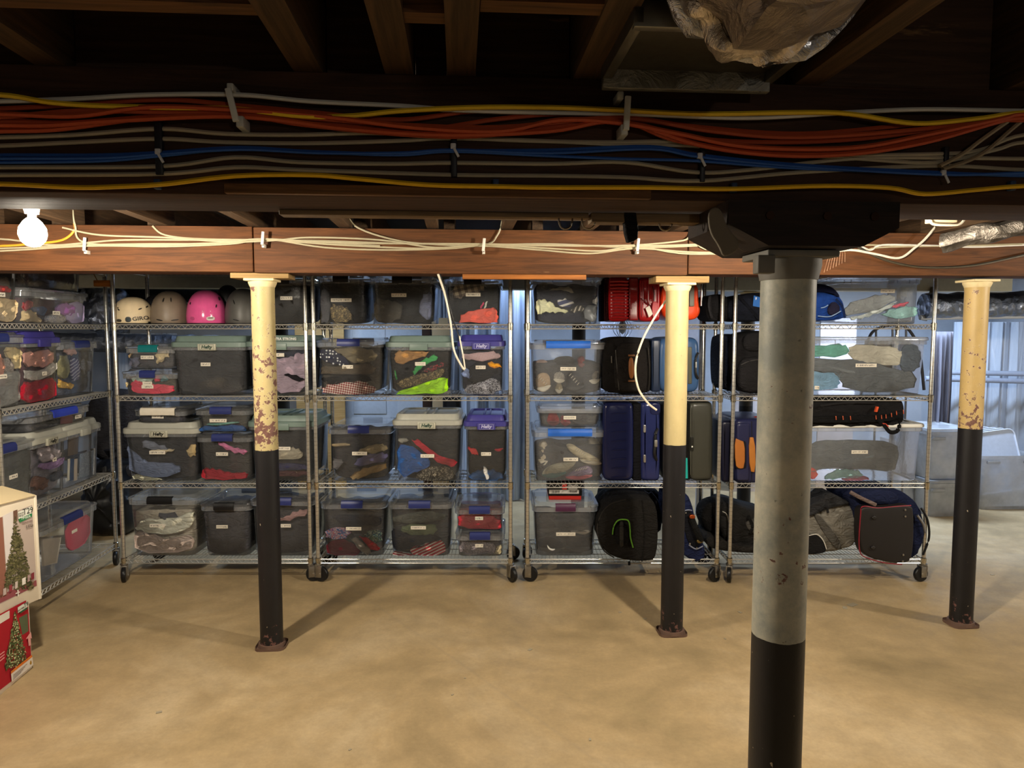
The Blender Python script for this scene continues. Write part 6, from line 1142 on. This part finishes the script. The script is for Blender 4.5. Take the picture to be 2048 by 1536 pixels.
# dark things between the far left units
t = thing('office_chair', 'dark grey upholstered chair behind the gap between left units', 'chair', (at(238, 860, 6.0).x, 6.0, 0), .3)
ob('backrest', solid(chaikin([(-.24, .5), (-.27, .95), (-.16, 1.12), (.12, 1.14), (.26, .98), (.24, .52)], 2), -.02, .12, .05, .02), 'cloth', t, '#3a383a'); ob('seat', rbox(-.26, .26, -.42, .05, .4, .54, .06), 'cloth', t, '#3a383a')
for s in (-1, 1): ob('armrest', rbox(s*.3-.04, s*.3+.04, -.36, .08, .6, .68, .03), 'cloth', t, '#323032'); ob('arm_support', rbox(s*.3-.02, s*.3+.02, -.15, -.05, .42, .6, .01), 'plain', t, '#1c1c1c')
ob('pedestal', lathe([(.03, .06), (.03, .4)], 10), 'plain', t, '#1a1a1a')
for k in range(5): ob('base_leg', rotz(rbox(0, .28, -.025, .025, .03, .07, .01), k*2*PI/5), 'plain', t, '#1a1a1a')
t = thing('cardboard_box', 'small brown cardboard box on the floor between left units', 'cardboard box', (at(238, 1050, 5.75).x, 5.75, 0), .15)
ob('box', rbox(-.14, .14, 0, .3, 0, .24, .004), 'card', t, '#7d5a38'); ob('flap', rbox(-.14, .14, -.1, .0, .238, .243, .002), 'card', t, '#8d8a86', rot=(-.3, 0, 0), loc=(0, 0, .0)); ob('tape', box(-.025, .025, -.0015, .0, .06, .24), 'card', t, '#4a3018', smooth=False)
o = ob('foil_bag', crumple(solid(chaikin([(-.16, -.2), (-.2, .05), (-.1, .2), (.1, .22), (.2, .0), (.14, -.22)], 3), -.1, .15, .08, .04, .02), .02, 29), 'foil:#7d8598:.2', None, None, loc=at(212, 610, 5.6)); tag(o, 'crumpled shiny foil wrap between the two left units', 'foil wrap')
o = ob('wood_tag', rbox(-.055, .055, -.02, .02, -.02, .02, .006), 'wood:#b5742f:#8a5420', None, None, loc=at(207, 567, 4.6)); tag(o, 'small orange wooden block hanging from the left shelving top', 'wood block')
o.parent = None
ob('hanger_string', tube([(-.03, 0, .0), (-.06, 0, .06), (-.09, 0, .13)], .003, 5), 'cloth', o, '#9a6a38')
t = thing('black_bin', 'black rubbish bag behind the lowest left shelf', 'bag', (at(222, 1000, 5.6).x, 5.62, 0)); ob('sack', crumple(solid(chaikin([(-.2, 0), (-.24, .2), (-.15, .5), (-.05, .62), (.08, .6), (.2, .3), (.2, 0)], 3), -.15, .2, .1, .05, .02), .012, 21), 'plain:.3', t, '#141416'); t.name = 'rubbish_bag'
ob('knot', lathe([(.03, .58), (.015, .62), (.05, .68)], 8), 'plain:.3', t, '#141416')
# empty totes and lids at the right
def tote(label, px0, px1, Y, z0, h, d, col, lid=None, ribs=True):
    a, b = at(px0, 900, Y).x, at(px1, 900, Y).x; wd = b-a; t = thing('empty_tote', label, 'tote', ((a+b)/2, Y, z0), .06, 'empty totes at the right')
    rr = lambda s, z: [(x*s, y*s+d/2, z) for x, y in rrect(wd, d, .05, 4)]
    ob('tub', loft([rr(.86, 0), rr(.88, .02), rr(.97, h-.03), rr(1.0, h-.03), rr(1.0, h), rr(.985, h), rr(.955, h-.02), rr(.86, .03)], True, True), 'clear:.7:.2', t)
    if lid: ob('lid', loft([rr(1.0, h+.002), rr(1.02, h+.006), rr(1.02, h+.024), rr(.95, h+.03), rr(.93, h+.022)]), 'clear:.7:.2', t)
    for k in (-.3, .3): ob('handle', rbox(k*wd-.06, k*wd+.06, -.006, .02, h-.07, h-.045, .006), 'clear:.6:.2', t)
    return t
tote('frosted tote, lower of the stack right of the shelving', 1862, 1952, 6.1, 0, .30, .5, '', True); tote('frosted lidded tote, upper of the stack right of the shelving', 1858, 1950, 6.1, .335, .42, .5, '', True)
tote('frosted tote low beside the right shelving post', 1812, 1856, 6.3, 0, .62, .45, ''); tote('big frosted tote holding a row of leaning lids', 1962, 2090, 6.35, 0, .5, .5, '')
for k in range(5):
    t = thing('tote_lid', ['foremost lid leaning in the big frosted tote', 'second lid leaning in the big frosted tote', 'third lid leaning in the big frosted tote', 'fourth lid leaning in the big frosted tote', 'rearmost lid leaning in the big frosted tote'][k], 'lid', (at(2018-k*9, 900, 6.35).x, 6.42+k*.045, .13), .06, 'lids in the big frosted tote'); t.rotation_euler = (-.22, -.12, .06)
    q = [(x, y+.3) for x, y in rrect(.5, .56, .06, 4)]; ob('panel', solid(q, 0, .012, .004), 'plain:.4', t, '#c3cddd'); ob('rim', tube([(x, -.004, z) for x, z in q]+[(q[0][0], -.004, q[0][1])], .008, 6), 'plain:.4', t, '#d5dce8')
o = ob('floor_litter', cat(*[rotz(box(-s, s, -s*.6, s*.6, .0005, .004), a) if False else move(rotz(box(-s, s, -s*.6, s*.6, .0005, .003), a), x, y) for (px, py, s, a) in ((905, 1390, .006, 1), (318, 1425, .012, .4), (1290, 1238, .01, .3), (1480, 1225, .012, 2), (930, 1357, .005, 0), (1705, 1210, .03, .5), (1690, 1216, .02, 1.2), (360, 1145, .018, .7), (1060, 1300, .012, .9), (700, 1500, .006, 1), (1240, 1225, .008, .2), (1450, 1278, .006, 2), (1180, 1480, .008, 1.5), (130, 1160, .03, .3), (155, 1150, .02, .9), (1985, 1150, .012, .2)) for x, y in [onfloor(px, py)[:2]]]), 'card', None, '#a59a84'); tag(o, 'scraps of grit and paper on the floor', 'litter', kind='stuff')
t = thing('cage_lamp', 'wire cage work lamp behind the soft black suitcase', 'lamp', at(1245, 655, 5.9), 0)
for k in range(6): ob('guard_wire', rotz(tube(spline([(.02, 0, .08), (.075, 0, .02), (.07, 0, -.04), (.02, 0, -.09), (0, 0, -.095)], 4), .003, 5), k*PI/3), 'wire', t, '#b9c4d6')
ob('cord', tube([(0, 0, .19), (.004, 0, .4), (0, 0, CZ-t.location.z-.004)], .004, 6), 'plain', t, '#22242a'); ob('socket', lathe([(.025, .07), (.03, .09), (.03, .17), (.012, .2)], 12), 'plain', t, '#2a2c34'); ob('glass', lathe([(.015, .07), (.035, .02), (.03, -.03), (.004, -.055)], 12), 'plain:.2', t, '#c9d4e2')
t = thing('speaker', 'small black speaker box standing behind the dangling cable', 'speaker', (at(903, 800, 6.4).x, 6.4, 0)); a_ = at(903, 795, 6.4).z; b_ = at(903, 824, 6.4).z
ob('stand', rbox(-.03, .03, .03, .09, 0, b_, .005), 'plain', t, '#2b2b2e'); ob('cabinet', rbox(-.08, .08, 0, .14, b_, a_, .01), 'plain:.5', t, '#19191b'); ob('cone', ([(x, z, y+(a_+b_)/2) for x, y, z in lathe([(.045, -.004), (.03, .004), (.01, .002)], 14)[0]], lathe([(.045, -.004), (.03, .004), (.01, .002)], 14)[1]), 'plain:.6', t, '#333336')
t = thing('metal_rack', 'dark metal chair frame behind the long clear bins', 'chair frame', (at(1785, 700, 5.7).x, 5.7, 0)); r0 = t.location
ob('hoop', tube(spline([Vector(at(px, py, 5.7))-r0 for px, py in ((1722, 760), (1734, 690), (1750, 660), (1790, 650), (1816, 658), (1838, 700), (1848, 780))], 6), .012, 8), 'plain:.4', t, '#3a3c44')
for px in (1752, 1785, 1812): ob('upright', tube([Vector(at(px, 655, 5.7))-r0, Vector(at(px, 790, 5.7))-r0, Vector((at(px, 790, 5.7).x-r0.x, 0, .0))], .009, 8), 'metal:.4', t, '#8a8d94')
ob('seat_panel', rbox(-.2, .2, .02, .06, 1.3, 1.55, .01), 'plain', t, '#4a3a22')
